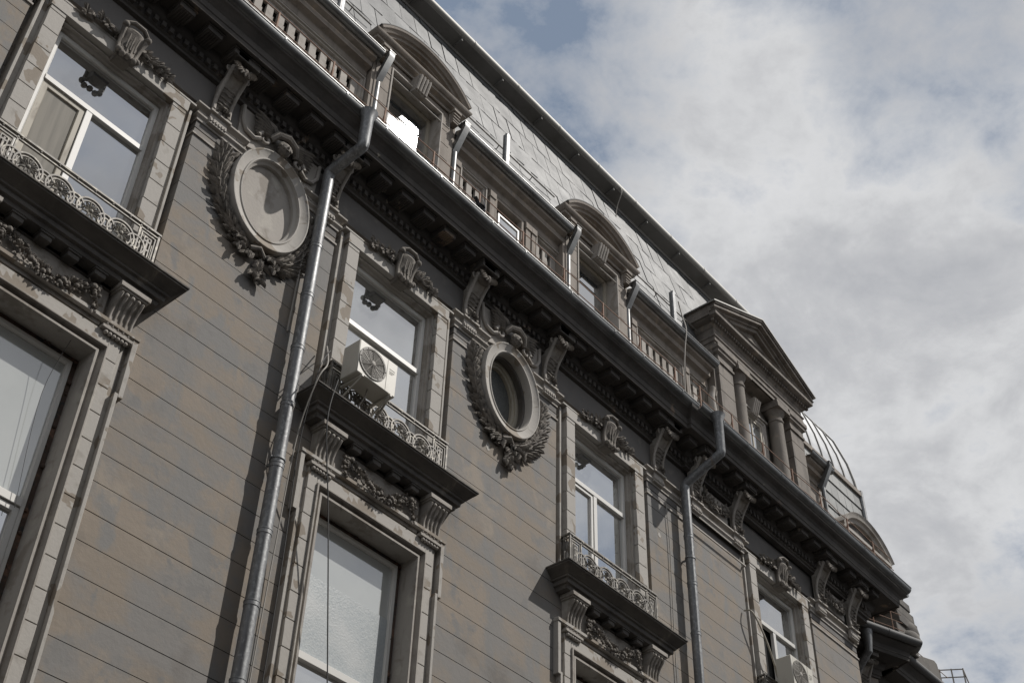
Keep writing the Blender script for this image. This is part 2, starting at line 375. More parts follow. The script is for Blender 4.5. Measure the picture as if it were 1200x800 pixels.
# backing sheet seen in the joints
for i0, i1 in intervals(-8, XEND, [(h[0], h[1]) for h in LOWW]): mb.box(i0, i1-.001, .014, .4, GZ, 10.14)
for p0, p1 in PIER:
    hs = [h for h in OVH if p0 < h[0] < p1]
    if not hs: mb.box(p0+.004, p1-.004, .014, .4, 10.14, 13.0); continue
    mb.box(p0+.004, p1-.004, .014, .4, 10.14, hs[0][2])
    for h in hs:
        if h[2] < 13.0:
            for i0, i1 in intervals(p0+.004, p1-.004, [(h[0], h[1])]): mb.box(i0, i1, .014, .4, h[2], min(h[3], 13.0))
for h in LOWW: mb.box(h[0], h[1], .014, .4, 9.3, 10.14); mb.box(h[0], h[1], .014, .4, GZ, 4.4)
for c in AX:
    for sgn in (-1, 1):
        xa, xb = sorted((c+sgn*BAY, c+sgn*.9)); mb.box(xa, xb, .214, .4, 10.15, 13.45)
    mb.box(c-.9, c+.9, .214, .4, 13.2, 13.45)
P(mb, 'wall', PL)
# frieze zone over the piers and bays, end wall
mb = MB()
mb.box(-8, XEND, .0, .4, 13.45, 14.25)
for p0, p1 in PIER:
    hs = [h for h in OVH if p0 < h[0] < p1 and h[3] > 13.02]; zt_ = 13.02
    for h in hs:
        for i0, i1 in intervals(p0, p1, [(h[0], h[1])]): mb.box(i0, i1, .001, .4, max(h[2], 13.02), h[3])
        zt_ = h[3]
    mb.box(p0+.002, p1-.002, .001, .4, zt_, 13.449)
mb.box(XEND-.4, XEND, .41, 9, GZ, 14.2)
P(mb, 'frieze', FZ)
P(MB().box(-8, XEND-.5, .45, .5, GZ, 14.2).box(-8, XEND-.5, 8.9, 9, GZ, 17), 'inner_wall', BK)

# capping mouldings of the piers
mb = MB()
cap = [(0, 13.14), (.018, 13.14), (.018, 13.19), (.05, 13.22), (.05, 13.25), (.02, 13.265), (.02, 13.32), (.065, 13.35), (.09, 13.36), (.09, 13.39), (.06, 13.405), (0, 13.42)]
cap2 = [(0, 12.88), (.02, 12.88), (.02, 12.91), (0, 12.91)]
def avant(p0): return p0
for i, (p0, p1) in enumerate(PIER):
    mb = MB(); segs = [(p0, p1, 0)]
    if i == 3: segs = [(p0, 15.86, 0), (15.9, p1, -.06)]
    for s0, s1, yy in segs:
        gaps = [(c_-.5, c_+.5) for c_ in (6.50, 11.27) if s0 < c_ < s1]
        for q0, q1 in intervals(s0, s1, gaps):
            mb = MB(); pa = ([(q0, .12)] if q0 == s0 else [])+[(q0, yy), (q1, yy)]+([(q1, .12)] if q1 == s1 else [])
            mb.sweep(cap, pa); P(mb, 'pier_moulding', ST, bevel=.004)
            pa = [((q[0]+(.1 if (q is pa[-1] and q1 != s1) else 0)), q[1]) for q in pa]
            mb = MB(); mb.sweep(cap2, pa); P(mb, 'pier_bead', ST)

# ------------------------------------------------------------------ main cornice (profile: distance out, height)
corn = [(-.05, 13.96), (.04, 13.98), (.04, 14.02), (.07, 14.04), (.07, 14.15), (.11, 14.17), (.14, 14.22), (.15, 14.33), (.485, 14.33), (.49, 14.305), (.51, 14.305), (.515, 14.38), (.53, 14.39),
        (.53, 14.50), (.55, 14.52), (.57, 14.55), (.645, 14.60), (.66, 14.62), (.66, 14.72), (-.05, 14.74)]
def cornice(mb, path, dent=True):
    mb.sweep(corn, path)
mb = MB()
J = 15.42
mb.sweep(corn, [(-8, -.02), (J+.45, -.02), (J+.45, -.09), (22.25, -.09), (22.25, 1.6)])
mb.box(XEND-.1, 22.26, -.08, 1.6, 13.9, 14.3)
x = -7.9
while x < 22.1:
    yb = -.02 if x < J+.4 else -.09
    mb.box(x, x+.065, yb-.125, yb-.06, 14.05, 14.14); x += .12
x = 4.47-.31*38+.0
MUT = [4.47+.4475*k for k in range(-26, 40)]
for xm in MUT:
    if xm > 22.5: break
    yb = -.02 if xm < J+.4 else -.09
    mb.box(xm-.12, xm+.12, yb-.42, yb-.12, 14.215, 14.329)
    mb.box(xm-.14, xm+.14, yb-.44, yb-.12, 14.295, 14.328)
    for q in range(6): mb.box(xm-.10+q*.036, xm-.10+q*.036+.016, yb-.40, yb-.14, 14.20, 14.216)
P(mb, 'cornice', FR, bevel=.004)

def gutter(mb, path, r=.075, lip=True):
    pr = [(r*math.cos(t), r*math.sin(t)) for t in [R(180+180*k/10) for k in range(11)]]
    prof = [(c_[0], c_[1]) for c_ in pr]+[(r*.9, 0), (r*.9*math.cos(R(-30)), -r*.45), (0, -r*.88), (-r*.9, -.0)]
    mb.sweep(prof, path)
def gutter_run(x0, x1, y, z, r, name, joints):
    mb = MB(); prof = [(r+r*math.cos(t), z+r*1.05*math.sin(t)) for t in [R(180+180*k/12) for k in range(13)]]
    prof += [(2*r, z+.012), (2*r-.012, z+.012), (2*r-.014, z-.01)]+[(r+(r-.012)*math.cos(t), z+(r-.012)*math.sin(t)) for t in [R(-20-140*k/8) for k in range(9)]]
    mb.sweep(prof, [(x0, y), (x1, y)])
    mb.tube([(x0, y-2*r, z+.012), (x1, y-2*r, z+.012)], .011, 6)
    for j in joints:
        if x0 < j < x1:
            pp = [(j, y-r-(r+.004)*math.cos(R(180*k/12)), z+(-(r*1.05+.004))*math.sin(R(180*k/12))) for k in range(13)]
            for dx in (0,):
                mb.rings([[(q[0]-.012, q[1], q[2]), (q[0]+.012, q[1], q[2])] for q in pp], False, False)
                mb.box(j-.013, j+.013, y-2*r-.006, y-2*r+.004, z-.02, z+.025)
    return P(mb, name, GU)
GJ = [4.6+1.02*k+.12*(k % 3) for k in range(-8, 18)]
gutter_run(-8, J-.0, -.575, 14.74, .098, 'gutter', GJ)
gutter_run(J-.02, 22.93, -.655, 14.74, .098, 'gutter', GJ)
mb = MB(); mb.tube([(22.93, -.74, 14.66), (22.93, .9, 14.66)], .075, 10); P(mb, 'gutter', GU)

for (fx, fz, fr) in ((5.99, 11.86, .05), (15.1, 12.2, .04), (10.9, 11.45, .05)):
    P(MB().prismY([(fx+fr*jit(.6, 1.3)*math.cos(t*.8), fz+fr*1.3*jit(.6, 1.2)*math.sin(t*.8)) for t in range(8)], -.004, .01), 'bare_patch', PEEL)
# ------------------------------------------------------------------ big consoles
def console_big(x):
    g = group_part('console', (x, 0, 13.4)); w = .135
    pts = [(.0, 0), (.05, 0), (.07, .04), (.06, .1), (.05, .18), (.055, .28), (.08, .37), (.12, .46), (.175, .55), (.235, .63), (.285, .70), (.30, .77), (.29, .81), (.0, .81)]
    mb = MB(); mb.prismX([(-o, z) for o, z in pts], -w+.012, w-.012)
    line = [(-.075, .03), (-.062, .12), (-.058, .22), (-.07, .32), (-.10, .42), (-.145, .51), (-.20, .60), (-.255, .69), (-.285, .76)]
    for sx in (-w+.012, w-.012): mb.tube([(sx, y_-.012, z_) for y_, z_ in line], [.024, .026, .028, .03, .03, .03, .03, .032, .034], 8)
    for sx in (-w, w):
        mb.circle((sx, -.235, .735), .05, .05, .014, 14); mb.circle((sx, -.235, .735), .022, .022, .012, 10)
    part(mb, 'scroll_body', ST, g, bevel=.004)
    mb = MB()
    for k in range(5):
        z_ = .18+k*.065; yy = -.085-.012*max(0, k-1)-.006*k*k*.4
        mb.tube([(-w+.045, yy+.015, z_+.02), (-w*.4, yy-.012, z_+.0), (0, yy-.02, z_-.025), (w*.4, yy-.012, z_), (w-.045, yy+.015, z_+.02)], .014, 6)
    part(mb, 'ribs', ORN, g)
    mb = MB()
    mb.ball((0, -.285, .70), .12, 14, 10, sc=(1.05, .62, .72))
    for k in range(11):
        a_ = -1.3+2.6*k/10
        mb.leaf((math.sin(a_)*.04, -.345, .73), (math.sin(a_)*1.0, -.1, -.75*math.cos(a_)+.1), (0, -1, -.3), .17, .08, .05)
    for k in range(13): mb.ball((jit(-w*.85, w*.85), -.34-jit(0, .04), .71+jit(-.06, .05)), jit(.026, .04), 9, 6)
    part(mb, 'acanthus', ORN, g)
    mb = MB()
    for k in range(7):
        a_ = -1.1+2.2*k/6
        mb.leaf((0, -.08, .05), (math.sin(a_), -.35, -.25+.7*math.cos(a_)*jit(.5, 1)), (0, -1, 0), .12, .055, .03)
    for k in range(4): mb.ball((-.075+.05*k, -.10, .02+jit(-.01, .02)), .025)
    part(mb, 'foot_leaf', ORN, g)
    mb = MB(); mb.box(-w-.05, w+.05, -.44, -.12, .80, .925); mb.box(-w-.07, w+.07, -.46, -.12, .895, .924)
    part(mb, 'abacus', DK, g, bevel=.004)
    mb = MB(); mb.box(-w-.03, w+.03, -.115, 0, -.04, .0); mb.box(-w-.0, w+.0, -.072, 0, -.22, -.04)
    for k in range(6): mb.box(-w+.005+k*.046, -w+.036+k*.046, -.088, -.072, -.19, -.135)
    part(mb, 'console_base', ST, g, bevel=.004)
    return g
c0 = console_big(0)
for i, x in enumerate([5.50, 7.42, 10.32, 12.18, 15.08, 16.12, 17.42, 20.28, 21.5, .45, 2.6]):
    g = c0 if i == 0 else dup(c0, parent=B)
    g.location = Vector((x, -.0 if x < 15.9 else -.05, 13.4)) + BI

# ------------------------------------------------------------------ ornaments: swag / wreath helpers
def swag(mb, x0, x1, ztop, sag, y, rad=.055, n=46, lf=.10):
    for i in range(n):
        t = (i+.5)/n; u = 2*t-1
        px = x0+(x1-x0)*t; pz = ztop-sag*(1-u*u); thick = rad*(.55+.75*(1-u*u))
        for q in range(4):
            th = jit(0, 6.28); d = Vector(((x1-x0)*.5*jit(-.4, .4)+math.cos(th), -.45, math.sin(th)))
            mb.leaf((px+math.cos(th)*thick*.5, y-thick*.8*jit(.4, 1), pz+math.sin(th)*thick*.5), d, (0, -1, 0), lf*jit(.6, 1.1), lf*.45, .022)
        if random.random() < .5: mb.ball((px+jit(-.5, .5)*thick, y-thick*1.1, pz+jit(-.6, .6)*thick), .024+.014*random.random())
def cluster(mb, x, z, y, w, h, n=22, lf=.09, down=0):
    for i in range(n):
        px, pz = x+jit(-w, w), z+jit(-h, h); th = jit(0, 6.28)
        mb.leaf((px, y-.02*random.random(), pz), (math.cos(th), -.35, math.sin(th)-down), (0, -1, 0), lf*jit(.6, 1.1), lf*.5, .022)
        if random.random() < .3: mb.ball((px, y-.05, pz), .022)

# ------------------------------------------------------------------ upper windows
OH, OT = .79, 13.07
def upper_window(i, cx):
    g = group_part('window', (cx, 0, 10.2)); X = lambda v: v; z = lambda v: v-10.2
    jm = MB(); zb = 0.0
    # flat jamb stones with joints, outer bead
    k = math.floor((10.2-Z0)/DZ)
    while Z0+k*DZ < OT+.0:
        a_, b_ = max(10.2, Z0+k*DZ+.005)-10.2, min(OT+.16, Z0+(k+1)*DZ-.004)-10.2; k += 1
        if b_-a_ < .03: continue
        for sg in (-1, 1):
            xa, xb = sorted((sg*OH, sg*(OH+.205)))
            jm.box(xa, xb, -.055+.0, .16, a_, b_)
    for sg in (-1, 1):
        xa, xb = sorted((sg*(OH+.012), sg*(OH+.2))); jm.box(xa, xb, -.045, .15, 0, z(OT))
        xa, xb = sorted((sg*(OH+.205), sg*(OH+.275))); jm.box(xa, xb, .035, .21, 0, z(OT)+.16)
        xa, xb = sorted((sg*(OH+.275), sg*(OH+.31))); jm.box(xa, xb, .0, .21, 0, z(OT)+.16)
    # lintel with ears, underside, reveal mouldings
    jm.box(-OH-.22, OH+.22, -.065, .15, z(OT)+.001, z(OT)+.19)
    for q in range(5): pass
    jm.box(-OH-.31, OH+.31, -.07, .21, z(OT)+.19, z(OT)+.225)
    part(jm, 'surround', PEEL, g, bevel=.004)
    jm = MB()
    jm.frame(-OH, OH, 0, z(OT), [(0.0, .02), (.03, .02), (.03, .07), (.055, .09), (.055, .2), (.0, .2)], bottom=False)
    part(jm, 'reveal', ST, g, bevel=.004)
    # keystone with leaves
    km = MB()
    kk = [(.13, 13.0, .10), (.17, 13.04, .115), (.15, 13.10, .12), (.15, 13.2, .125), (.17, 13.3, .135), (.21, 13.39, .15), (.235, 13.45, .155), (.22, 13.5, .15), (.12, 13.54, .12)]
    km.rings([[(-w_, .02, z(zq))]+[(w_*math.cos(R(180-180*t/10)), -o_*(.72+.28*math.sin(R(180*t/10))), z(zq)) for t in range(11)]+[(w_, .02, z(zq))] for o_, zq, w_ in kk])
    for sx in (-1, 1):
        km.tube([(sx*(w_+.005), -o_*.85, z(zq)) for o_, zq, w_ in kk], [.028, .036, .03, .028, .028, .032, .036, .036, .02], 9)
        km.ball((sx*.13, -.19, z(13.03)), .04, 10, 8); km.ball((sx*.165, -.22, z(13.47)), .045, 10, 8)
    km.tube([(-.16, -.2, z(13.52)), (-.07, -.24, z(13.56)), (.07, -.24, z(13.56)), (.16, -.2, z(13.52))], .03, 8)
    for q in range(3): km.tube([(-.06+.06*q, -.185, z(13.14)), (-.06+.06*q, -.19, z(13.25)), (-.065+.065*q, -.22, z(13.37))], .013, 6)
    for q in range(3): km.ball((-.08+.08*q, -.2, z(12.99+.015*(q % 2))), .042)
    for sg in (-1, 1):
        for n_ in range(5):
            for q in range(6):
                th = (0 if sg > 0 else math.pi)+jit(-1.1, 1.1)
                km.leaf((sg*(.2+.1*n_), -.07-.05*random.random()*(1-n_/6), z(13.36)-.01*n_+jit(-.04, .05)), (math.cos(th), -.3, math.sin(th)), (0, -1, 0), .15-.01*n_, .075, .03)
        km.tube([(sg*(.16+.5*t/8), -.1, z(13.36)+.04*math.sin(t)) for t in range(9)], [.04-.003*t for t in range(9)], 6)
    part(km, 'keystone', ORN, g)
    # frames
    fm = MB(); y0, y1 = .13, .19; oh = OH-.055; top = z(OT)-.055
    fm.frame(-oh, oh, 0, top, [(0, y0), (.05, y0), (.06, y0+.012), (.06, y1), (0, y1)], bottom=False)
    tr = z(12.2 if i != 1 else 11.98); mx = -.06
    fm.box(-oh+.05, oh-.05, y0-.012, y1, tr-.05, tr+.03)
    if i in (0, 2, 3): fm.box(mx-.04, mx+.04, y0-.008, y1, 0, tr-.05)
    if i == 2: fm.frame(-oh+.06, mx-.05, .01, tr-.06, [(0, y0+.005), (.05, y0+.005), (.05, y1), (0, y1)])
    part(fm, 'window_frame', WH, g, bevel=.004)
    if i == 0:
        s2 = MB(); s2.frame(-oh+.06, mx-.045, .01, tr-.055, [(0, y0+.012), (.07, y0+.012), (.08, y0+.03), (.08, y1), (0, y1)])
        part(s2, 'casement', OW, g, bevel=.004)
    pm = MB(); pm.box(-oh+.02, oh-.02, .172, .176, tr, top)
    part(pm, 'pane', GL if i in (0, 3) else GLM, g)
    if i == 0:
        part(MB().box(mx, oh-.02, .172, .176, 0, tr), 'pane', GL, g); part(MB().box(-oh+.1, mx-.1, .165, .17, 0, tr), 'curtain', CRT, g)
    elif i == 3:
        part(MB().box(mx, oh-.02, .172, .176, 0, tr), 'pane', GL, g); part(MB().box(-oh+.05, mx, .24, .25, 0, tr), 'dark_room', BK, g)
    else: part(MB().box(-oh+.02, oh-.02, .172, .176, 0, tr), 'pane', GLM, g)
    return g
for i, c in enumerate(AX): upper_window(i, c)

# ------------------------------------------------------------------ lower windows
def lower_window(i, cx):
    g = group_part('window', (cx, 0, 4.4)); z = lambda v: v-4.4
    T = 9.07; H = .90
    sm = MB()
    # ear and outer bead
    sm.frame(-1.19, 1.19, 0, z(8.5), [(0, -.11), (.05, -.11), (.05, -.02), (.07, -.02), (.07, .1), (0, .1)], bottom=False) if False else None
    for sg in (-1, 1):
        def bx(a_, b_, y0, y1, z0, z1):
            xa, xb = sorted((sg*a_, sg*b_)); sm.box(xa, xb, y0, y1, z0, z1)
        bx(1.13, 1.17, -.085, .1, 0, z(8.62)); bx(1.17, 1.23, -.085, .1, z(8.58), z(9.40)); bx(1.06, 1.13, -.02, .1, 0, z(9.3))
        k = math.floor((4.4-Z0)/DZ)
        while Z0+k*DZ < 9.3:
            a_, b_ = max(4.4, Z0+k*DZ+.005), min(9.26, Z0+(k+1)*DZ-.004); k += 1
            if b_-a_ > .03: bx(H+.02, 1.06, -.06, .1, z(a_), z(b_))
        bx(H+.03, 1.05, -.05, .1, 0, z(9.2))
    sm.box(-H-.02, H+.02, -.06, .1, z(T+.02), z(9.26))
    sm.box(-1.24, 1.24, -.10, .1, z(9.36), z(9.41))
    part(sm, 'surround', PEEL, g, bevel=.004)
    sm = MB()
    sm.frame(-H-.02, H+.02, 0, z(T+.02), [(0, -.09), (.024, -.09), (.024, -.055), (.045, -.015), (.072, -.015), (.08, -.055), (.112, -.055), (.12, .02), (.12, .24), (0, .24)], bottom=False)
    part(sm, 'reveal', ST, g, bevel=.004)
    h2 = H-.095; t2 = z(T-.095)
    gm = MB(); gm.frame(-h2, h2, 0, t2, [(0, .225), (.075, .225), (.075, .3), (0, .3)], bottom=False)
    for q in range(60):
        s_ = random.choice((0, 1, 1)); 
        if s_: gm.ball((random.choice((-1, 1))*(h2-jit(.02, .07)), .22, jit(.1, t2)), jit(.01, .035), 6, 4)
        else: gm.ball((jit(-h2, h2), .22, t2-jit(.02, .07)), jit(.01, .03), 6, 4)
    part(gm, 'masonry_gap', BRK, g)
    fm = MB(); h3 = h2-.07; t3 = t2-.07; y0 = .2
    fm.frame(-h3, h3, 0, t3, [(0, y0), (.045, y0), (.055, y0+.015), (.055, y0+.07), (0, y0+.07)], bottom=False)
    tr = z(7.13); fm.box(-h3+.05, h3-.05, y0-.02, y0+.06, tr-.06, tr+.03)
    if i == 0: fm.frame(-.02, h3-.05, 0, tr-.07, [(0, y0), (.06, y0), (.06, y0+.06), (0, y0+.06)], bottom=False)
    part(fm, 'window_frame', WH, g, bevel=.004)
    part(MB().box(-h3+.03, h3-.03, y0+.045, y0+.05, tr, t3-.03), 'pane', GLP, g)
    if i == 1:
        part(MB().box(-h3+.055, h3-.055, y0+.038, y0+.044, tr+.02, z(8.15)), 'film_sheet', GLT, g)
    part(MB().box(-h3+.03, h3-.03, y0+.045, y0+.05, 0, tr), 'pane', GL if i == 0 else GLM, g)
    return g
for i, c in enumerate(AX): lower_window(i, c)

# ------------------------------------------------------------------ balconies
def balcony():
    g = group_part('balcony', (0, 0, 10.14)); z = lambda v: v-10.14
    hw = 1.02
    sl = MB()
    prof = [(0, z(9.76)), (.03, z(9.76)), (.05, z(9.80)), (.05, z(9.84)), (.20, z(9.84)), (.215, z(9.90)), (.25, z(9.905)), (.255, z(9.97)), (.285, z(9.975)), (.29, z(10.0)), (.305, z(10.005)), (.385, z(10.10)), (.40, z(10.105)), (.40, z(10.14)), (.02, z(10.15))]
    sl.sweep(prof, [(-hw, .12), (-hw, 0), (hw, 0), (hw, .12)])
    sl.box(-hw+.02, hw-.02, -.05, .11, z(9.78), z(10.13))
    sl.sweep([(.40, z(10.125)), (.415, z(10.125)), (.415, z(10.15)), (.40, z(10.15))], [(-hw, .11), (-hw, 0), (hw, 0), (hw, .11)])
    for k in range(4):
        x = -.51+.34*k; sl.box(x-.07, x+.07, -.18, -.04, z(9.755), z(9.838)); sl.box(x-.085, x+.085, -.195, -.04, z(9.815), z(9.839))
    part(sl, 'slab', DK, g, bevel=.004)
    for sx in (-.93, .93):
        cm = MB(); w = .155
        pts = [(.0, 9.30), (.06, 9.30), (.085, 9.33), (.075, 9.40), (.08, 9.5), (.11, 9.6), (.16, 9.68), (.2, 9.735), (.195, 9.78), (.0, 9.78)]
        cm.prismX([(-o, z(q)) for o, q in pts], sx-w, sx+w)
        for q in range(5):
            xx = sx-w+.02+q*(2*w-.04)/4
            cm.tube([(xx, -.085, z(9.33)), (xx, -.085, z(9.42)), (xx, -.09, z(9.51)), (xx, -.122, z(9.61)), (xx, -.175, z(9.69)), (xx, -.208, z(9.74))], [.012, .015, .018, .02, .022, .02], 6)
        for q in range(3): cm.ball((sx-.075+.075*q, -.2, z(9.725)), .028)
        cm.box(sx-w-.04, sx+w+.04, -.245, 0, z(9.78), z(9.842)); cm.box(sx-w-.02, sx+w+.02, -.225, 0, z(9.755), z(9.781))
        cm.box(sx-w-.035, sx+w+.035, -.115, 0, z(9.262), z(9.302))
        for q in range(6): cm.ball((sx-w+.03+q*.05, -.085, z(9.235)), .026, 8, 6)
        part(cm, 'console', ST, g, bevel=.004)
    pm = MB(); pm.box(-.735, .735, -.045, 0, z(9.30), z(9.76)); pm.box(-.77, .77, -.025, 0, z(9.24), z(9.30))
    part(pm, 'panel', ST, g, bevel=.004)
    om = MB(); yy = -.045
    swag(om, -.50, .50, z(9.66), .24, yy, .06, 40, .085)
    for sg in (-1, 1):
        cluster(om, sg*.58, z(9.62), yy-.02, .05, .06, 14, .08); cluster(om, sg*.6, z(9.48), yy-.02, .035, .10, 16, .08, .7)
        om.ball((sg*.52, yy-.06, z(9.66)), .042)
        cluster(om, sg*.33, z(9.61), yy, .06, .03, 8, .07)
    part(om, 'garland', ORN, g)
    # iron railing
    rm = MB(); y = -.13; rh = 1.055; zt = z(10.85); zl = z(10.21); r = .011
    def bar(x0, x1, z0, z1, yy=y, t=.012): rm.box(x0, x1, yy-t, yy+t, z0, z1)
    for yy in (y,):
        rm.box(-rh-.02, rh+.02, y-.022, y+.022, zt-.012, zt+.012); bar(-rh, rh, zt-.06, zt-.044); bar(-rh, rh, zl, zl+.016); bar(-rh, rh, zl+.035, zl+.048)
    for sg in (-1, 1):
        rm.box(sg*rh-.018, sg*rh+.018, y, .1, zt-.012, zt+.012); rm.box(sg*rh-.01, sg*rh+.01, y, .1, zt-.07, zt-.05); rm.box(sg*rh-.01, sg*rh+.01, y, .1, zl, zl+.016)
        for yy in (y, y+.1): rm.box(sg*rh-.013, sg*rh+.013, yy-.013, yy+.013, z(10.15), zt)
        xp = sg*(rh-.25); bar(xp-.011, xp+.011, z(10.15), zt)
        a_, b_ = sorted((sg*(rh-.03), sg*(rh-.22)))
        for q, t in ((0, .010), (.045, .009)):
            m_ = .05+q; zz0, zz1 = zl+.05+q+.02, zt-.07-q-.02
            rm.frame(a_+q, b_-q, zz0, zz1, [(0, y-t), (.014, y-t), (.014, y+t), (0, y+t)])
        cxp = (a_+b_)/2; rm.box(cxp-.012, cxp+.012, y-.01, y+.01, zl+.15, zt-.16)
        for zz_ in (zl+.18, (zl+zt)/2, zt-.2): rm.box(cxp-.035, cxp+.035, y-.011, y+.011, zz_-.012, zz_+.012)
    zc = (zl+zt-.03)/2; span = 2*(rh-.26); step = span/4
    for k in range(4):
        x = -span/2+step*(k+.5)
        rm.circle((x, y, zc), .175, .175, .019, 28); rm.circle((x, y, zc), .135, .135, .012, 24)
        for q in range(10):
            th = 2*math.pi*q/10
            rm.leaf((x+.02*math.cos(th), y-.01, zc+.02*math.sin(th)), (math.cos(th), -.05, math.sin(th)), (0, -1, 0), .10, .045, .02)
        rm.ball((x, y-.015, zc), .028)
    for k in range(5):
        x = -span/2+step*k; ra = .085 if 0 < k < 4 else .1
        rm.circle((x, y, zc), ra+.02, ra+.02, .018, 20); rm.circle((x, y, zc), .055, .055, .014, 14)
    x = -rh+.06
    while x < rh-.05: rm.ball((x, y-.012, zt-.028), .014, 6, 4); x += .235
    part(rm, 'railing', IR, g)
    return g
b0 = balcony()
for i, c in enumerate(AX):
    g = b0 if i == 0 else dup(b0, parent=B)
    g.location = Vector((c+.03, 0, 10.14))+BI

# ------------------------------------------------------------------ oval medallions
def medallion(cx, glazed):
    g = group_part('medallion', (cx, 0, 12.68)); X = 0; a_, b_ = .46, .67
    mm = MB()
    mm.oval(0, 0, a_, b_, [(0.0, .04), (0.0, -.07), (.015, -.095), (.03, -.095), (.04, -.08), (.135, -.105), (.15, -.12), (.165, -.12), (.175, -.10), (.175, .02), (.02, .03)])
    if not glazed: mm.oval(0, 0, a_-.03, b_-.03, [(0, -.02), (.03, -.05), (.04, -.02), (.04, .04), (0, .04)])
    part(mm, 'oval_ring', PEEL, g)
    if glazed:
        part(MB().oval(0, 0, a_, b_, [(-.005, .041), (-.03, .041), (-.03, .07), (-.0, .09), (0.0, .30), (.05, .30), (.05, .041)]), 'oval_reveal', DK, g)
        part(MB().oval(0, 0, a_-.07, b_-.07, [(0, .17), (.03, .16), (.08, .17), (.08, .28), (0, .28)]).oval(0, 0, a_-.115, b_-.115, [(0, .20), (.045, .195), (.045, .28), (0, .28)]), 'window_frame', OW, g)
        part(MB().disc(0, 0, a_-.01, b_-.01, .25), 'pane', DGL, g)
    else: part(MB().disc(0, 0, a_+.01, b_+.01, .035), 'blind_panel', ST, g)
    wm = MB()
    # laurel wreath round the lower two thirds
    A, Bv = a_+.295, b_+.27
    for sg in (-1, 1):
        t0, t1 = (R(165), R(262)) if sg < 0 else (R(8), R(-82))
        n = 14
        for i in range(n):
            t = t0+(t1-t0)*i/(n-1)
            px, pz = A*math.cos(t), Bv*math.sin(t)*1.02
            dt = Vector((A*math.sin(t)*(1 if sg < 0 else -1), 0, -Bv*math.cos(t)*(1 if sg < 0 else -1))).normalized()
            nrm = Vector((math.cos(t), 0, math.sin(t)))
            for q, sp in ((-.8, 1), (.0, 1), (.7, .4), (1.3, .4)):
                d = dt + nrm*(q*.75 if q > 0 else q*.35) + Vector((jit(-.15, .15), -.16*jit(.0, 1.4), jit(-.15, .15)))
                wm.leaf((px+nrm.x*q*.05, .012-.02*random.random(), pz+nrm.z*q*.05), d, (0, -1, 0), jit(.17, .22), .09, .045, curl=.15)
            if i % 2 == 0: wm.ball((px+nrm.x*jit(-.07, .07), -.035, pz+nrm.z*jit(-.07, .07)), .026)
    # ribbon knot and tail
    wm.ball((-.02, -.03, -Bv*.96), .10, 12, 8, sc=(.9, .6, 1)); wm.tube([(-.13, -.06, -Bv-.02), (-.02, -.10, -Bv+.02), (.1, -.05, -Bv-.03)], .04, 8)
    for k in range(26):
        wm.leaf((.02+jit(-.09, .11), -.01-jit(0, .03), -Bv-.08-.0115*k), (jit(-.9, 1.1), -.15, -1), (0, -1, 0), .16, .08, .05)
    for sg in (-1, 1):
        for k in range(14): wm.leaf((sg*(.2+jit(-.13, .14)), -.01-jit(0, .035), -Bv+.03+jit(-.12, .05)), (sg*jit(-.4, 1), -.15, jit(-1, -.1)), (0, -1, 0), .18, .085, .05)
    wm.leaf((.05, -.03, -Bv-.36), (.05, 0, -1), (0, -1, 0), .16, .08, .04)
    part(wm, 'laurel_wreath', ORN, g)
    # scrolled panel and winged head between the consoles
    pm = MB()
    pm.prismY([(-.66, .60), (-.72, 1.36), (-.25, 1.36), (.25, 1.36), (.72, 1.36), (.66, .60), (.3, .72), (-.3, .72)], -.03, .0)
    for sg in (-1, 1):
        pm.tube([(sg*.68, -.04, 1.30), (sg*.66, -.05, 1.02), (sg*.58, -.06, .88), (sg*.45, -.07, .84), (sg*.36, -.08, .90)], .03, 7)
        sp = [(sg*(.30-.0)+sg*math.cos(t)*(.105-.012*t), -.09, .93+math.sin(t)*(.105-.012*t)) for t in [k*.5 for k in range(15)]]
        pm.tube(sp, [.034-.0015*k for k in range(15)], 7)
    part(pm, 'scroll_panel', ST, g)
    hm = MB()
    hm.ball((0, -.14, .87), .10, 16, 12, sc=(.88, .95, 1.12)); hm.ball((0, -.235, .86), .022, 8, 6, sc=(.7, 1, 1.2)); hm.tube([(-.03, -.222, .815), (0, -.232, .81), (.03, -.222, .815)], .009, 5)
    for sg in (-1, 1):
        hm.ball((sg*.037, -.212, .885), .016, 8, 6, sc=(1.2, .6, .7)); hm.ball((sg*.05, -.2, .845), .03, 8, 6); hm.ball((sg*.088, -.13, .865), .022, 8, 6, sc=(.5, 1, 1.3))
    hm.tube([(-.22, -.10, .92), (-.15, -.16, 1.03), (0, -.18, 1.08), (.15, -.16, 1.03), (.22, -.10, .92)], [.05, .06, .065, .06, .05], 9)
    for k in range(9):
        t = math.pi*k/8; hm.ball((.085*math.cos(t), -.16, .90+.07*math.sin(t)), .03, 8, 6)
    for sg in (-1, 1):
        for k in range(7):
            hm.leaf((sg*(.20+.01*k), -.07-.008*(6-k), 1.12-.035*k), (sg*1, -.02, .34-.07*k), (0, -1, 0), .36-.022*k, .075, .035, curl=-.3)
        for k in range(6):
            hm.leaf((sg*.17, -.11, 1.10-.032*k), (sg*1, -.05, .36-.08*k), (0, -1, 0), .19, .06, .03, curl=-.2)
        hm.tube([(sg*.12, -.1, 1.02), (sg*.22, -.12, 1.14), (sg*.36, -.1, 1.2), (sg*.5, -.06, 1.2)], [.05, .05, .035, .02], 8)
    hm.v = [(v[0], v[1], v[2]+.07) for v in hm.v]
    part(hm, 'winged_head', ORN, g)
    return g
medallion(6.50, False); medallion(11.27, True)

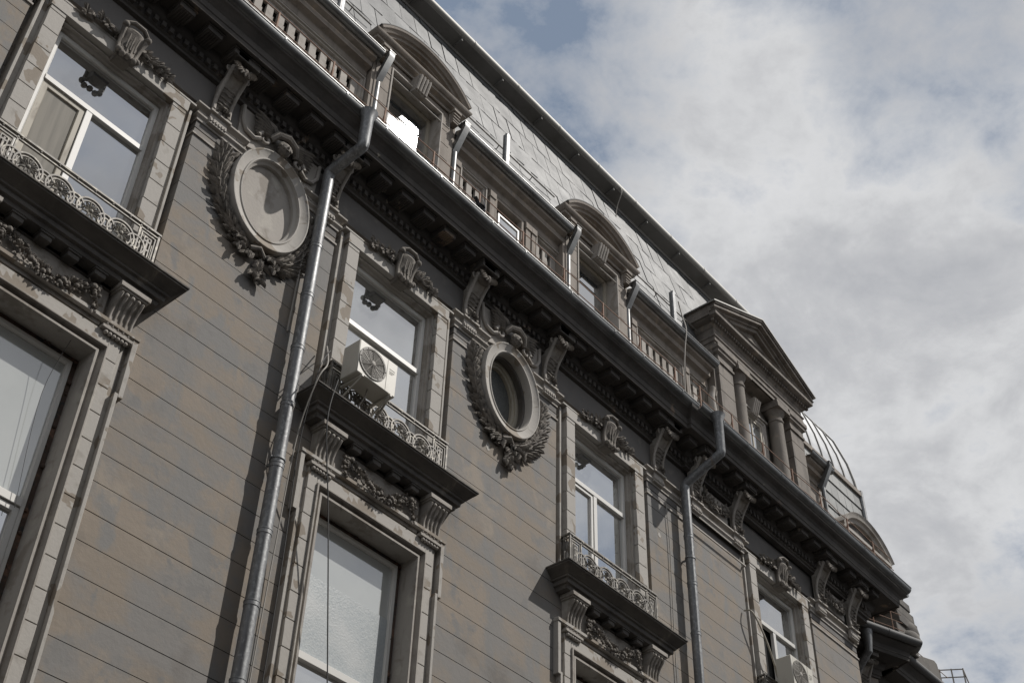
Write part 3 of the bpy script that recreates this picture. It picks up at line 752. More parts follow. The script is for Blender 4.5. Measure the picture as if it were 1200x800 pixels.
# garlands between the closely set consoles
for xa, xb in ((16.12, 17.42), (20.28, 21.5)):
    mb = MB(); mb.box(xa+.22, xb-.22, -.06, -.001, 13.48, 13.92)
    o = P(mb, 'frieze_panel', ST, bevel=.004)
    mb = MB(); swag(mb, xa+.3, xb-.3, 13.82, .22, -.06, .07, 26, .10)
    for s_ in (xa+.32, xb-.32): cluster(mb, s_, 13.7, -.08, .06, .12, 18, .09, .5)
    P(mb, 'frieze_garland', ORN)

# ------------------------------------------------------------------ downpipes
def downpipe(x, yb, ytop, ztop, zb, r, name='downpipe', joints=(), clamps=(), elbow=(14.0, 13.85), top_dx=0):
    mb = MB()
    e1, e2 = elbow
    path = [(x+top_dx, ytop, ztop+.10), (x+top_dx, ytop, ztop-.02), (x+top_dx, ytop, e1+.03), (x+top_dx, ytop+.01, e1), (x+top_dx*.9, ytop+.05, e1-.03), (x, yb-.05, e2+.02), (x, yb-.012, e2-.01), (x, yb, e2-.05), (x, yb, zb)]
    rr = [r*1.75, r*1.12, r, r*1.05, r, r, r*1.05, r, r]
    mb.tube(path, rr, 18)
    for j in joints: mb.tube([(x, yb, j), (x, yb, j+.05)], r*1.07, 18); mb.tube([(x, yb, j+.05), (x, yb, j+.062)], r*1.12, 18)
    for j in clamps:
        mb.tube([(x, yb, j), (x, yb, j+.03)], r*1.14, 18); mb.box(x-.01, x+.01, yb, .02, j, j+.03); mb.box(x-r*1.25, x+r*1.25, yb-.012, yb+.012, j+.004, j+.026)
    return P(mb, name, ZN)
downpipe(7.27, -.16, -.76, 14.60, GZ+.1, .080, joints=[6.2+.88*k for k in range(8)], clamps=[8.95, 4.6], elbow=(14.02, 13.86), top_dx=.03)
downpipe(15.72, -.16, -.88, 14.60, GZ+.1, .078, joints=[6.1+.9*k for k in range(8)], clamps=[9.1, 12.0], elbow=(13.88, 13.50), top_dx=.08)
# slim service pipe against the wall
P(MB().tube([(7.18, -.04, 12.6), (7.15, -.05, 10.9)], .012, 6), 'conduit', GCB)

# ------------------------------------------------------------------ attic storey
YA = .22
mb = MB(); mb.sweep([(-.05, 14.74), (.6, 14.70), (.6, 14.715), (-.05, 14.80)], [(-8, -.02), (22.2, -.02)])
P(mb, 'cornice_flashing', RF)
def attic_wall():
    mb = MB()
    holes = [(3.0, 7.9), (10.14, 10.80), (11.0, 11.76), (12.10, 12.84), (15.03, 16.55), (16.72, 17.36), (8.3, 9.5), (13.1, 14.3), (17.48, 20.82), (3.52, 4.68)]
    segs = intervals(-8, 21.75, holes)
    for s0, s1 in segs: P(MB().box(s0, s1, YA, YA+.3, 14.7, 16.958), 'attic_pier', AT, bevel=.005)
    for s0, s1 in intervals(-8, 21.75, [(3.52, 4.68), (8.3, 9.46), (13.1, 14.26), (17.48, 20.82)]): P(MB().box(s0, s1, YA, YA+.3, 16.96, 17.45), 'attic_wall', AT, bevel=.005)
attic_wall()
P(MB().box(-8, 21.7, YA+.32, YA+.34, 14.7, 17.4), 'attic_backing', BK)
def pierced(x0, x1, first):
    mb = MB(); sp = .217; z1 = 16.96
    mb.frame(x0, x1, 14.75, z1, [(0, YA-.03), (.03, YA-.03), (.03, YA), (.06, YA), (.075, YA+.03), (.075, YA+.08), (0, YA+.08)])
    a_, b_ = x0+.075, x1-.075; xs = []
    x = first
    while x < b_-.09: 
        if x > a_+.09: xs.append(x)
        x += sp
    cuts = [(q-.045, q+.045) for q in xs]
    for i0, i1 in intervals(a_, b_, cuts): mb.box(i0, i1, YA+.05, YA+.10, 14.8, z1-.07)
    for q in xs:
        for c0, c1 in ((14.8, 15.3), (15.62, 15.68), (16.0, 16.07), (16.40, 16.47), (16.79, 16.89)): mb.box(q-.045, q+.045, YA+.056, YA+.1, c0, c1)
        for c0 in (15.72, 16.12, 16.52): mb.box(q-.045, q-.02, YA+.06, YA+.1, c0, c0+.1); mb.ball((q, YA+.075, c0-.02), .028, 6, 4)
    return P(mb, 'pierced_panel', ST, bevel=.003)
pierced(3.0, 7.9, 6.12-.217*14); pierced(10.14, 10.80, 10.33); pierced(12.10, 12.84, 12.32); pierced(15.03, 16.55, 15.25); pierced(16.72, 17.36, 16.93)
P(MB().box(-8, 21.6, YA+.16, YA+.2, 14.75, 16.95), 'panel_backing', DK)
# small attic window, sash ajar
g = group_part('attic_window', (11.38, YA, 15.9))
part(MB().frame(-.38, .38, -.9, 1.06, [(0, -.03), (.06, -.03), (.08, .02), (.08, .1), (0, .1)]), 'surround', AT, g, bevel=.004)
part(MB().frame(-.27, .27, -.8, .72, [(0, -.02), (.035, -.02), (.035, .02), (0, .02)]), 'sash', WH, g)
part(MB().box(-.24, .24, .0, .004, -.8, .70), 'pane', GLM, g)
# attic pilasters
for x0, x1 in ((10.86, 10.98), (11.80, 11.92), (11.96, 12.06), (16.6, 16.68), (14.86, 14.98), (9.98, 10.09)):
    mb = MB(); mb.box(x0, x1, YA-.05, YA-.001, 14.7, 16.9); mb.box(x0-.02, x1+.02, YA-.07, YA-.001, 16.8, 16.94); P(mb, 'attic_pilaster', AT, bevel=.004)
acorn = [(-.02, 16.985), (.02, 16.985), (.02, 17.12), (.04, 17.14), (.13, 17.155), (.13, 17.26), (.15, 17.27), (.22, 17.30), (.23, 17.38), (.23, 17.42), (-.02, 17.44)]
for s0, s1 in ((-8, 7.9), (9.98, 12.72), (14.72, 17.36), (21.0, 21.78)): mb = MB(); mb.sweep(acorn, [(s0, YA), (s1, YA)]); P(mb, 'attic_cornice', AT, bevel=.004)
for s0, s1 in ((-8, 7.95), (9.93, 12.76), (14.70, 17.4), (20.95, 21.85)): gutter_run(s0, s1, YA-.17, 17.44, .085, 'attic_gutter', [])
# short outlet boxes and pipes beside the dormers
for x in (8.06, 9.86, 12.86, 14.62, 21.62):
    mb = MB(); 
    mb.add([(x-.05, -.16, 17.50), (x+.06, -.16, 17.50), (x-.05, -.16, 17.38), (x+.06, -.16, 17.38), (x-.05, .12, 16.86), (x+.06, .12, 16.86), (x-.05, .20, 16.98), (x+.06, .20, 16.98)],
           [(0, 1, 3, 2), (2, 3, 5, 4), (4, 5, 7, 6), (6, 7, 1, 0), (0, 2, 4, 6), (1, 7, 5, 3)])
    mb.box(x-.06, x+.07, -.17, .02, 17.50, 17.51)
    mb.tube([(x, .10, 16.92), (x, .10, 14.75)], .05, 14)
    P(mb, 'attic_downpipe', GU)

# thin rusty guard rail behind the gutter
def guard_rail(x0, x1, y):
    g = group_part('guard_rail', (0, 0, 0)); mb = MB()
    for zr in (15.44, 15.16, 14.92): mb.tube([(x0+(x1-x0)*k/24, y+jit(-.012, .012), zr+jit(-.012, .012)) for k in range(25)], .0085, 6)
    part(mb, 'rail', RU, g)
    x = x0+.2; n = 0
    while x < x1:
        mb = MB(); mb.box(x-.011, x+.011, y-.011, y+.011, 14.72, 15.46); mb.tube([(x, y, 15.34), (x+.02, y+.2, 14.76)], .010, 6)
        part(mb, 'post', RU, g); x += 1.04; n += 1
guard_rail(3.4, J-.1, -.56); guard_rail(J+.1, 22.75, -.62)
# ------------------------------------------------------------------ round headed dormers
def dormer(sun_facing=True):
    g = group_part('dormer', (0, 0, 14.8)); z = lambda v: v-14.8
    wm = MB(); y = .10
    for i0, i1 in ((-.96, -.58), (.58, .96)): wm.box(i0, i1, y, 1.6, 0, z(17.75))
    wm.box(-.58, .58, y, 1.6, z(17.5), z(17.75)); wm.box(-.58, .58, .4, 1.6, 0, z(15.5))
    for sg in (-1, 1):
        xa, xb = sorted((sg*.60, sg*.80)); 
        k = 0
        while k*.34 < 2.9: wm.box(xa, xb, y-.04, y-.001, k*.34+.005, min(k*.34+.335, z(17.5))); k += 1
        xa, xb = sorted((sg*.80, sg*.9)); wm.box(xa, xb, y-.02, y-.001, 0, z(17.4))
        # little bracket at the cornice
        cxp = sg*.84; wm.box(cxp-.09, cxp+.09, y-.16, y, z(17.70), z(17.76)); wm.box(cxp-.07, cxp+.07, y-.12, y, z(17.45), z(17.70))
        for q in range(3): wm.box(cxp-.075, cxp+.075, y-.13-.008*q, y-.1, z(17.49+.07*q), z(17.52+.07*q))
    part(wm, 'walls', AT, g, bevel=.004)
    fm = MB(); fm.frame(-.60, .60, 0, z(17.52), [(0, y-.06), (.03, y-.06), (.05, y-.02), (.05, y+.28), (0, y+.28)], bottom=False)
    fm.frame(-.78, .78, z(17.3), z(17.74), [(0, y-.05), (.02, y-.05), (.02, y-.02), (0, y-.02)])
    part(fm, 'surround', ST, g, bevel=.004)
    km = MB(); km.prismX([(y, z(17.40)), (y-.1, z(17.40)), (y-.13, z(17.5)), (y-.17, z(17.64)), (y-.2, z(17.72)), (y, z(17.74))], -.13, .13)
    for q in range(4): km.tube([(-.10+.067*q, y-.12, z(17.42)), (-.10+.067*q, y-.15, z(17.52)), (-.10+.067*q, y-.2, z(17.66)), (-.1+.067*q, y-.21, z(17.71))], .026, 7)
    part(km, 'keystone', ST, g)
    w = MB(); w.frame(-.55, .55, 0, z(17.47), [(0, .27), (.045, .27), (.055, .285), (.055, .34), (0, .34)], bottom=False)
    part(w, 'window_frame', OW, g, bevel=.003)
    part(MB().box(-.52, .52, .31, .315, 0, z(17.44)), 'pane', GL, g)
    cm = MB(); H = 1.03
    base = [(0, z(17.74)), (.03, z(17.74)), (.05, z(17.78)), (.13, z(17.80)), (.13, z(17.85)), (.16, z(17.86)), (.20, z(17.92)), (.20, z(17.945)), (0, z(17.96))]
    cm.sweep(base, [(-.94, 1.2), (-.94, y), (.94, y), (.94, 1.2)])
    # segmental arch: chord 2.1, rise .66
    c2, ris = 1.06, .50; Rr = (c2*c2+ris*ris)/(2*ris); zc = z(18.0)+ris-Rr; a0 = math.asin(c2/Rr)
    prof = [(-.17, y+.06), (-.17, y-.04), (-.145, y-.05), (-.14, y-.11), (-.09, y-.12), (-.085, y-.16), (-.04, y-.19), (-.03, y-.215), (.015, y-.225), (.02, 1.9), (-.17, 1.9)]
    rs = []
    for k in range(33):
        t = -a0+2*a0*k/32
        rs.append([((Rr+o)*math.sin(t), yy, zc+(Rr+o)*math.cos(t)) for o, yy in prof])
    cm.rings(rs, True, True)
    pts = [((Rr-.16)*math.sin(-a0+2*a0*k/24), zc+(Rr-.16)*math.cos(-a0+2*a0*k/24)) for k in range(25)]
    cm.prismY([(-.98, z(17.94))]+pts+[(.98, z(17.94))], y+.10, y+.14)
    part(cm, 'pediment', AT, g, bevel=.004)
    rm = MB(); rs = []
    for k in range(33):
        t = -a0+2*a0*k/32; rs.append([((Rr+o)*math.sin(t), yy, zc+(Rr+o)*math.cos(t)) for o, yy in ((.022, y-.225), (.04, y-.225), (.045, 2.2), (.024, 2.2))])
    rm.rings(rs, True, True); part(rm, 'roof_sheet', GU2, g)
    return g
d0 = dormer(); d0.location = Vector((8.88, 0, 14.8))+BI
d1 = dup(d0, parent=B); d1.location = Vector((13.68, 0, 14.8))+BI
d2 = dup(d0, parent=B); d2.location = Vector((4.1, 0, 14.8))+BI

# ------------------------------------------------------------------ temple-fronted dormer
g = group_part('portico_dormer', (19.15, 0, 14.8)); z = lambda v: v-14.8
wm = MB(); wm.box(-1.7, 1.7, .30, 2.4, 0, z(18.1)); wm.box(-1.7, -1.45, .05, 2.4, 0, z(18.0)); wm.box(1.45, 1.7, .05, 2.4, 0, z(18.0))
part(wm, 'walls', AT2, g)
for sg in (-1, 1):
    pm = MB(); cxp = sg*1.36
    k = 0
    while k*.42 < 2.85: pm.box(cxp-.26, cxp+.26, -.02, .3, k*.42+.004, min(k*.42+.414, z(17.66))); k += 1
    pm.sweep([(0, z(17.62)), (.03, z(17.62)), (.03, z(17.68)), (.01, z(17.70)), (.01, z(17.82)), (.06, z(17.86)), (.06, z(17.92)), (.09, z(17.94)), (.09, z(18.04)), (0, z(18.04))], [(cxp-.26, .4), (cxp-.26, -.02), (cxp+.26, -.02), (cxp+.26, .4)])
    pm.box(cxp-.25, cxp+.25, -.01, .4, z(17.6), z(18.04))
    part(pm, 'pilaster', AT2, g, bevel=.004)
    cm = MB(); cxc = sg*.74
    cm.lathe((cxc, .12), [(.2, 0), (.18, .15), (.165, 1.2), (.15, z(17.55)), (.17, z(17.57)), (.17, z(17.60)), (.15, z(17.62)), (.15, z(17.72)), (.2, z(17.80)), (.22, z(17.84))], 24)
    cm.box(cxc-.24, cxc+.24, -.12, .36, z(17.84), z(17.93)); cm.box(cxc-.22, cxc+.22, -.1, .36, z(17.93), z(18.03))
    part(cm, 'column', AT2, g)
em = MB()
ent = [(0, z(18.04)), (.02, z(18.04)), (.02, z(18.13)), (.045, z(18.14)), (.045, z(18.23)), (.07, z(18.25)), (.07, z(18.28)), (.03, z(18.30)), (.03, z(18.48)), (.07, z(18.52)), (.09, z(18.56)), (.09, z(18.60)), (.22, z(18.62)), (.24, z(18.64)), (.24, z(18.72)), (.27, z(18.75)), (0, z(18.76))]
em.sweep(ent, [(-1.66, 2.2), (-1.66, 0), (1.66, 0), (1.66, 2.2)]); em.box(-1.64, 1.64, .02, 2.2, z(18.045), z(18.75))
x = -1.85
while x < 1.84: em.box(x, x+.045, -.14, -.08, z(18.535), z(18.60)); x += .085
part(em, 'entablature', AT2, g, bevel=.004)
pd = MB(); Hc = 1.93; zb, za = z(18.76), z(19.62)
for sg in (-1, 1):
    # raking cornice as stacked slabs
    for (o0, o1, yo) in ((0, .09, -.10), (.09, .15, -.15), (.15, .23, -.24), (.23, .27, -.27)):
        def pt(xx, off): return (sg*xx, zb+(za-zb)*(1-xx/Hc)+off)
        pd.prismY([pt(0, o0-.12), pt(Hc, o0-.12), pt(Hc, o1-.12), pt(0, o1-.12)] if sg > 0 else [pt(0, o1-.12), pt(Hc, o1-.12), pt(Hc, o0-.12), pt(0, o0-.12)], yo, 2.4)
pd.prismY([(-1.7, zb), (1.7, zb), (0, za-.08)], .0, .04)
pd.prismY([(-1.15, zb+.06), (1.15, zb+.06), (0, zb+.58)], -.03, -.001)
part(pd, 'pediment', AT2, g, bevel=.004)
rm = MB()
for sg in (-1, 1):
    rm.prismY([(0, za+.155), (sg*(Hc+.06), zb+.125), (sg*(Hc+.06), zb+.155), (0, za+.19)], -.295, 2.6)
part(rm, 'roof_sheet', RF, g)
wn = MB(); wn.frame(-.50, .50, z(15.2), z(17.48), [(0, .23), (.05, .23), (.07, .26), (.12, .26), (.13, .285), (.13, .299), (0, .299)], bottom=False)
wn.box(-.54, .54, .2, .299, z(17.48), z(17.53))
part(wn, 'surround', ST, g, bevel=.004)
part(MB().frame(-.37, .37, z(15.2), z(17.35), [(0, .275), (.05, .275), (.05, .299), (0, .299)], bottom=False).box(-.02, .02, .275, .296, z(15.2), z(17.3)), 'window_frame', OW, g)
part(MB().box(-.33, .33, .290, .296, z(15.2), z(17.32)), 'pane', GLM, g)
km = MB(); km.prismX([(.3, z(17.36)), (.2, z(17.36)), (.17, z(17.45)), (.11, z(17.65)), (.08, z(17.74)), (.3, z(17.76))], -.12, .12)
for q in range(4): km.tube([(-.09+.06*q, .19, z(17.38)), (-.09+.06*q, .16, z(17.47)), (-.09+.06*q, .10, z(17.65)), (-.09+.06*q, .07, z(17.73))], .024, 7)
part(km, 'keystone', ST, g)
# scroll buttress at its left foot
P(MB().tube([(17.38, .1, 14.9), (17.36, .1, 16.3), (17.30, .08, 16.6), (17.36, .06, 16.85), (17.44, .06, 16.8), (17.42, .06, 16.68)], [.09, .08, .07, .06, .04, .03], 10), 'scroll_buttress', ST)

# ------------------------------------------------------------------ mansard roof
def roofpt(x, t): return (x, .14+t*(1.0-.14), 17.46+t*(21.2-17.46))
mb = MB()
th = [.0, .19, .38, .57, .76, .95, 1.0]
x_end = 20.2
vs = [roofpt(-8, 0), roofpt(17.4, 0), roofpt(17.4, 1), roofpt(-8, 1), roofpt(17.4, .3), roofpt(x_end, .3), roofpt(x_end, 1)]
mb.add(vs, [(0, 1, 4, 2, 3), (4, 5, 6, 2)], tint=.7)
nrm = Vector((0, -(21.2-17.46), (1.0-.14))).normalized()
for ri in range(len(th)-1):
    t0, t1 = th[ri], th[ri+1]; x = -8+(.19 if ri % 2 else 0)
    while x < x_end:
        w_ = .385; tl = jit(-.009, .009); x1 = min(x+w_-.012, x_end)
        if t0 < .3 and x1 > 17.4: x += w_; continue
        a_ = Vector(roofpt(x, t0-.012)); b_ = Vector(roofpt(x1, t0-.012)); c_ = Vector(roofpt(x1, t1)); d_ = Vector(roofpt(x, t1))
        up_ = nrm
        q = [a_+up_*(.019+tl), b_+up_*(.019-tl), c_+up_*(.012-tl), d_+up_*(.012+tl)]
        lo = [a_+up_*.002, b_+up_*.002, c_+up_*.0, d_+up_*.0]
        mb.add([tuple(v) for v in q+lo], [(0, 1, 2, 3), (0, 4, 5, 1), (1, 5, 6, 2), (3, 7, 4, 0)], tint=jit(.8, 1.12))
        x += w_
mb.add([roofpt(x_end, 0), (x_end+.2, 3, 17.46), (x_end, 3, 21.2), roofpt(x_end, 1)], [(0, 1, 2, 3)], tint=.8)
P(mb, 'mansard_roof', SL, angle=10)
for s0, s1 in ((-8, 8.0), (9.9, 12.72), (14.7, 17.36)): mb = MB(); mb.sweep([(0, 17.40), (.05, 17.38), (.19, 17.46), (.20, 17.49), (0, 17.56), (-.1, 17.56)], [(s0, .16), (s1, .16)]); P(mb, 'eaves_flashing', RF)
ROE = 20.35
mb = MB(); mb.sweep([(0, 21.20), (.02, 21.17), (.04, 21.17), (.05, 21.20), (.05, 21.23), (.30, 21.30), (.30, 21.34), (-1, 21.6), (-1, 21.3)], [(-8, 1.0), (ROE, 1.0), (ROE, 6)])
for k in range(24): mb.box(-7.6+1.2*k, -7.57+1.2*k, .71, .94, 21.22, 21.295)
P(mb, 'roof_overhang', SF)
mb = MB(); mb.tube([(-8, .73, 21.41), (ROE+.3, .73, 21.41)], .10, 16); mb.box(-8, ROE+.3, .74, 1.6, 21.45, 21.475)
for k in range(22): mb.tube([(-7.5+1.3*k, .73, 21.41), (-7.47+1.3*k, .73, 21.41)], .107, 16)
P(mb, 'ridge_edging', RG)
P(MB().box(-8, 20, 1.6, 8.9, 17, 21.3), 'roof_body', DK)
# snow rods and stub pipes
t = .27
ra = roofpt(0, t)
for s0, s1 in ((-4, 7.9), (9.9, 12.7), (14.7, 17.3)):
    mb = MB(); mb.tube([(s0, ra[1]-.09, ra[2]), (s1, ra[1]-.09, ra[2])], .014, 8); x = s0+.3
    while x < s1: mb.tube([(x, ra[1]-.09, ra[2]), (x, ra[1]+.02, ra[2]-.1)], .01, 6); x += .93
    P(mb, 'snow_rail', IR)
for x in (7.05, 11.05, 16.1):
    mb = MB(); mb.box(x-.02, x+.05, .0, .1, 17.5, 18.5); mb.tube([(x-.03, .02, 17.5), (x-.03, .02, 18.42)], .035, 10)
    P(mb, 'vent_stub', ZN)

# ------------------------------------------------------------------ domed roof at the corner
mb = MB()
face = [(.86, 17.4), (.88, 18.2), (.90, 19.05)]
curve = [(.90, 19.12), (.93, 19.5), (1.0, 20.0), (1.18, 20.7), (1.36, 21.05), (1.6, 21.34), (2.1, 21.65), (2.8, 21.85), (4.0, 21.95)]
hipx = [25.17, 25.14, 25.08, 24.92, 24.65, 24.25, 23.7, 22.9, 22.0]
SM = MB(); 
SM.add([(20.9, .86, 17.4), (25.17, .86, 17.4), (25.17, .9, 19.08), (20.9, .9, 19.08)], [(0, 1, 2, 3)], tint=.8)
SM.add([(25.17, .86, 17.4), (25.17, 4, 17.4), (25.17, 4, 19.08), (25.17, .9, 19.08)], [(0, 1, 2, 3)], tint=.8)
for ri in range(4):
    z0_, z1_ = 17.4+ri*.42, 17.4+(ri+1)*.42; x = 20.9+(.17 if ri % 2 else 0)
    while x < 25.1:
        x1 = min(x+.335, 25.15); SM.add([(x, .835, z0_-.03), (x1, .838+jit(-.004, .004), z0_-.03), (x1, .862, z1_), (x, .862, z1_), (x, .86, z0_-.03), (x1, .86, z0_-.03)], [(0, 1, 2, 3), (0, 4, 5, 1)], tint=jit(.8, 1.15)); x += .34
g = group_part('dome_roof'); g.location = BI
part(SM, 'tile_band', SL2, g, angle=10)
DMb = MB(); n = len(curve)
rs = [[(20.6, y_, z_), (hipx[i], y_, z_), (hipx[i], 6.5-y_*.2, z_)] for i, (y_, z_) in enumerate(curve)]
DMb.rings(rs, False, False); part(DMb, 'dome_sheet', DM, g, angle=20)
DMb = MB()
for k in range(10):
    fx = 1-k*.115
    pth = [(20.6+(hipx[i]-20.6)*fx, y_-.012, z_+.006) for i, (y_, z_) in enumerate(curve)]
    DMb.tube(pth, .02 if k else .032, 6)
for k in range(1, 9): DMb.tube([(hipx[i]+.01, y_+k*.55*(1-i*.06), z_+.006) for i, (y_, z_) in enumerate(curve)], .02, 6)
part(DMb, 'standing_seam', RF, g)
DMb = MB(); DMb.box(20.9, 25.2, .80, .9, 19.03, 19.15); part(DMb, 'band', AT, g)
DMb = MB(); DMb.tube([(25.2, .82, 17.3), (25.2, .84, 19.2)], .06, 12); part(DMb, 'corner_pipe', ZN, g)
P(MB().box(20.9, 25.0, 1.0, 6, 14.7, 17.6), 'tower_body', AT)

# arched gable near the end of the cornice
def arched_gable():
    g = group_part('arched_gable', (22.1, 0, 14.9)); z = lambda v: v-14.8; y = -.42
    c2, ris = 1.05, .58; Rr = (c2*c2+ris*ris)/(2*ris); zc = z(15.46)+ris-Rr; a0 = math.asin(c2/Rr)
    cm = MB(); prof = [(-.2, y+.06), (-.2, y+.02), (-.13, y), (-.11, y-.05), (-.04, y-.07), (.0, y-.1), (.02, 1.0), (-.2, 1.0)]; rs = []
    for k in range(29):
        t = -a0+2*a0*k/28; rs.append([((Rr+o)*math.sin(t), yy, zc+(Rr+o)*math.cos(t)) for o, yy in prof])
    cm.rings(rs, True, True); cm.box(-1.0, 1.0, y-.05, .8, z(15.36), z(15.44)); cm.box(-.95, .95, y, .8, z(15.3), z(15.36))
    part(cm, 'arch_moulding', ST, g, bevel=.004)
    wm = MB(); pts = [((Rr-.18)*math.sin(-a0+2*a0*k/24), zc+(Rr-.18)*math.cos(-a0+2*a0*k/24)) for k in range(25)]
    wm.prismY([(-.95, 0)]+[(-.95, z(15.4))]+pts+[(.95, z(15.4)), (.95, 0)], y+.09, .9); part(wm, 'gable_wall', DK, g)
    om = MB()
    for k, (xx, zz_) in enumerate(((.62, .42), (.74, .33), (.86, .22), (.95, .1), (1.03, 0))): om.ball((xx+.2, .05, z(15.60)+zz_), .12-.01*k, 10, 8, sc=(1.1, 1.6, .9))
    part(om, 'volute', ST, g)
arched_gable()
mb = MB(); mb.box(22.55, 22.98, -.58, -.1, 14.72, 15.0); mb.box(22.5, 23.03, -.62, -.05, 15.0, 15.09); mb.box(22.55, 22.98, -.56, -.1, 15.09, 15.14)
P(mb, 'corner_block', AT, bevel=.01)

# ------------------------------------------------------------------ the wing beyond the corner
Wg = empty('corner_wing', (25, 1, GZ)); Wg['label'] = 'dark end wing with stepped parapet beyond the far end of the long facade'; Wg['category'] = 'building'
WI = Vector((-25, -1, -GZ))
def PW(mb, name, mats, **k):
    o = part(mb, name, mats, Wg, **k); o.location = WI; return o
wb = MB(); A2, B2 = (23.0, 1.48), (24.55, .92)
wb.add([(A2[0], A2[1], GZ), (B2[0], B2[1], GZ), (25.3, 2.9, GZ), (23.4, 3.2, GZ), (A2[0], A2[1], 14.7), (B2[0], B2[1], 14.7), (25.3, 2.9, 14.7), (23.4, 3.2, 14.7)],
       [(0, 1, 5, 4), (1, 2, 6, 5), (2, 3, 7, 6), (3, 0, 4, 7), (4, 5, 6, 7), (0, 3, 2, 1)])
wb.box(21.73, 23.2, 1.6, 3.2, GZ, 14.7); wb.box(25.5, 29, 1.25, 5, GZ, 14.7)
PW(wb, 'wall', PL)
cb = MB(); cb.sweep(corn, [(22.6, 1.62), B2, (24.85, 1.7)]); cb.sweep(corn, [(24.9, 1.2), (28.3, 1.2), (28.3, 4)])
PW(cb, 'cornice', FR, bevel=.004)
gb = MB(); d = (Vector(B2)-Vector((22.9, 1.51))).normalized(); nn = Vector((d.y, -d.x))
def wpt(s, o, zz_): q = Vector((22.9, 1.51))+d*s+nn*o; return (q.x, q.y, zz_)
L2 = (Vector(B2)-Vector((22.9, 1.51))).length
gb.tube([wpt(-.2, .72, 14.69), wpt(L2+.68, .72, 14.69)], .085, 14); gb.tube([(25.2, .5, 14.69), (28.9, .5, 14.69)], .085, 14)
for s_ in (.5, 1.5): gb.tube([wpt(s_, .72, 14.69), wpt(s_+.03, .72, 14.69)], .092, 14)
PW(gb, 'gutter', GU2)
gb = MB(); gb.tube([wpt(1.0, .62, 14.6), wpt(1.0, .62, 14.35), wpt(1.0, .60, 14.15), wpt(1.0, .3, 13.95), wpt(1.0, .12, 13.8), wpt(1.0, .12, 5)], [.13, .09, .085, .085, .085, .085], 14)
gb.tube([(27.2, .55, 14.6), (27.2, .55, 14.2), (27.2, .9, 13.9), (27.2, 1.1, 13.7), (27.2, 1.1, 5)], .085, 14)
PW(gb, 'downpipe', ZN)
for s_ in (.25, 1.25):
    q = c0.copy(); C.objects.link(q); q.parent = Wg; pp = wpt(s_, 0, 13.4); q.location = Vector(pp)+WI
    q.rotation_euler = (0, 0, math.atan2(d.y, d.x)); q.name = 'console'
    for ch in ALLCH[c0.name]:
        e = ch.copy(); C.objects.link(e); e.parent = q
ab = MB(); ang = math.atan2(d.y, d.x); M2 = Matrix.Translation((22.9, 1.51, 0)) @ Matrix.Rotation(ang, 4, 'Z')
ab.box(-.6, L2-.25, .0, .4, 14.7, 16.3, M=M2)
for k in range(5): ab.box(.0+.35*k, .2+.35*k, -.06, .0, 14.8, 16.2, M=M2)
PW(ab, 'attic_wall', AT, bevel=.006)
ab = MB()
ab.box(24.75, 25.62, .35, 1.3, 14.75, 15.3); ab.box(24.8, 25.72, .3, 1.2, 15.3, 15.58); ab.box(24.7, 25.66, .32, 1.2, 15.58, 15.8); ab.box(24.6, 25.5, .3, 1.1, 15.8, 16.0); ab.box(24.5, 25.25, .3, 1.1, 16.0, 16.08)
ab.ball((25.45, .45, 15.3), .3, 12, 8, sc=(1.1, .8, 1)); ab.ball((25.3, .4, 15.0), .28, 12, 8)
ab.prismY([(25.5, 14.75), (25.5, 14.98), (27.05, 15.42), (27.18, 15.38), (27.25, 15.1), (27.25, 14.75)], .6, 1.6)
PW(ab, 'stepped_parapet', DK, bevel=.02)
rb = MB()
for zr in (15.0, 15.2, 15.4): rb.tube([wpt(-.6, .55, zr), wpt(L2+.45, .55, zr)], .009, 6)
for s_ in (-.3, .25, .8, 1.35, 1.9): rb.tube([wpt(s_, .55, 14.72), wpt(s_, .55, 15.44)], .012, 6)
for zr in (15.0, 15.25): rb.tube([(25.4, .62, zr), (27.7, .62, zr)], .009, 6)
PW(rb, 'guard_rail', RU)

# rooftop handrail farther off
hr = empty('rooftop_handrail', (29.0, 2, GZ)); hr['label'] = 'thin metal handrail against the sky beyond the last roof edge'; hr['category'] = 'railing'

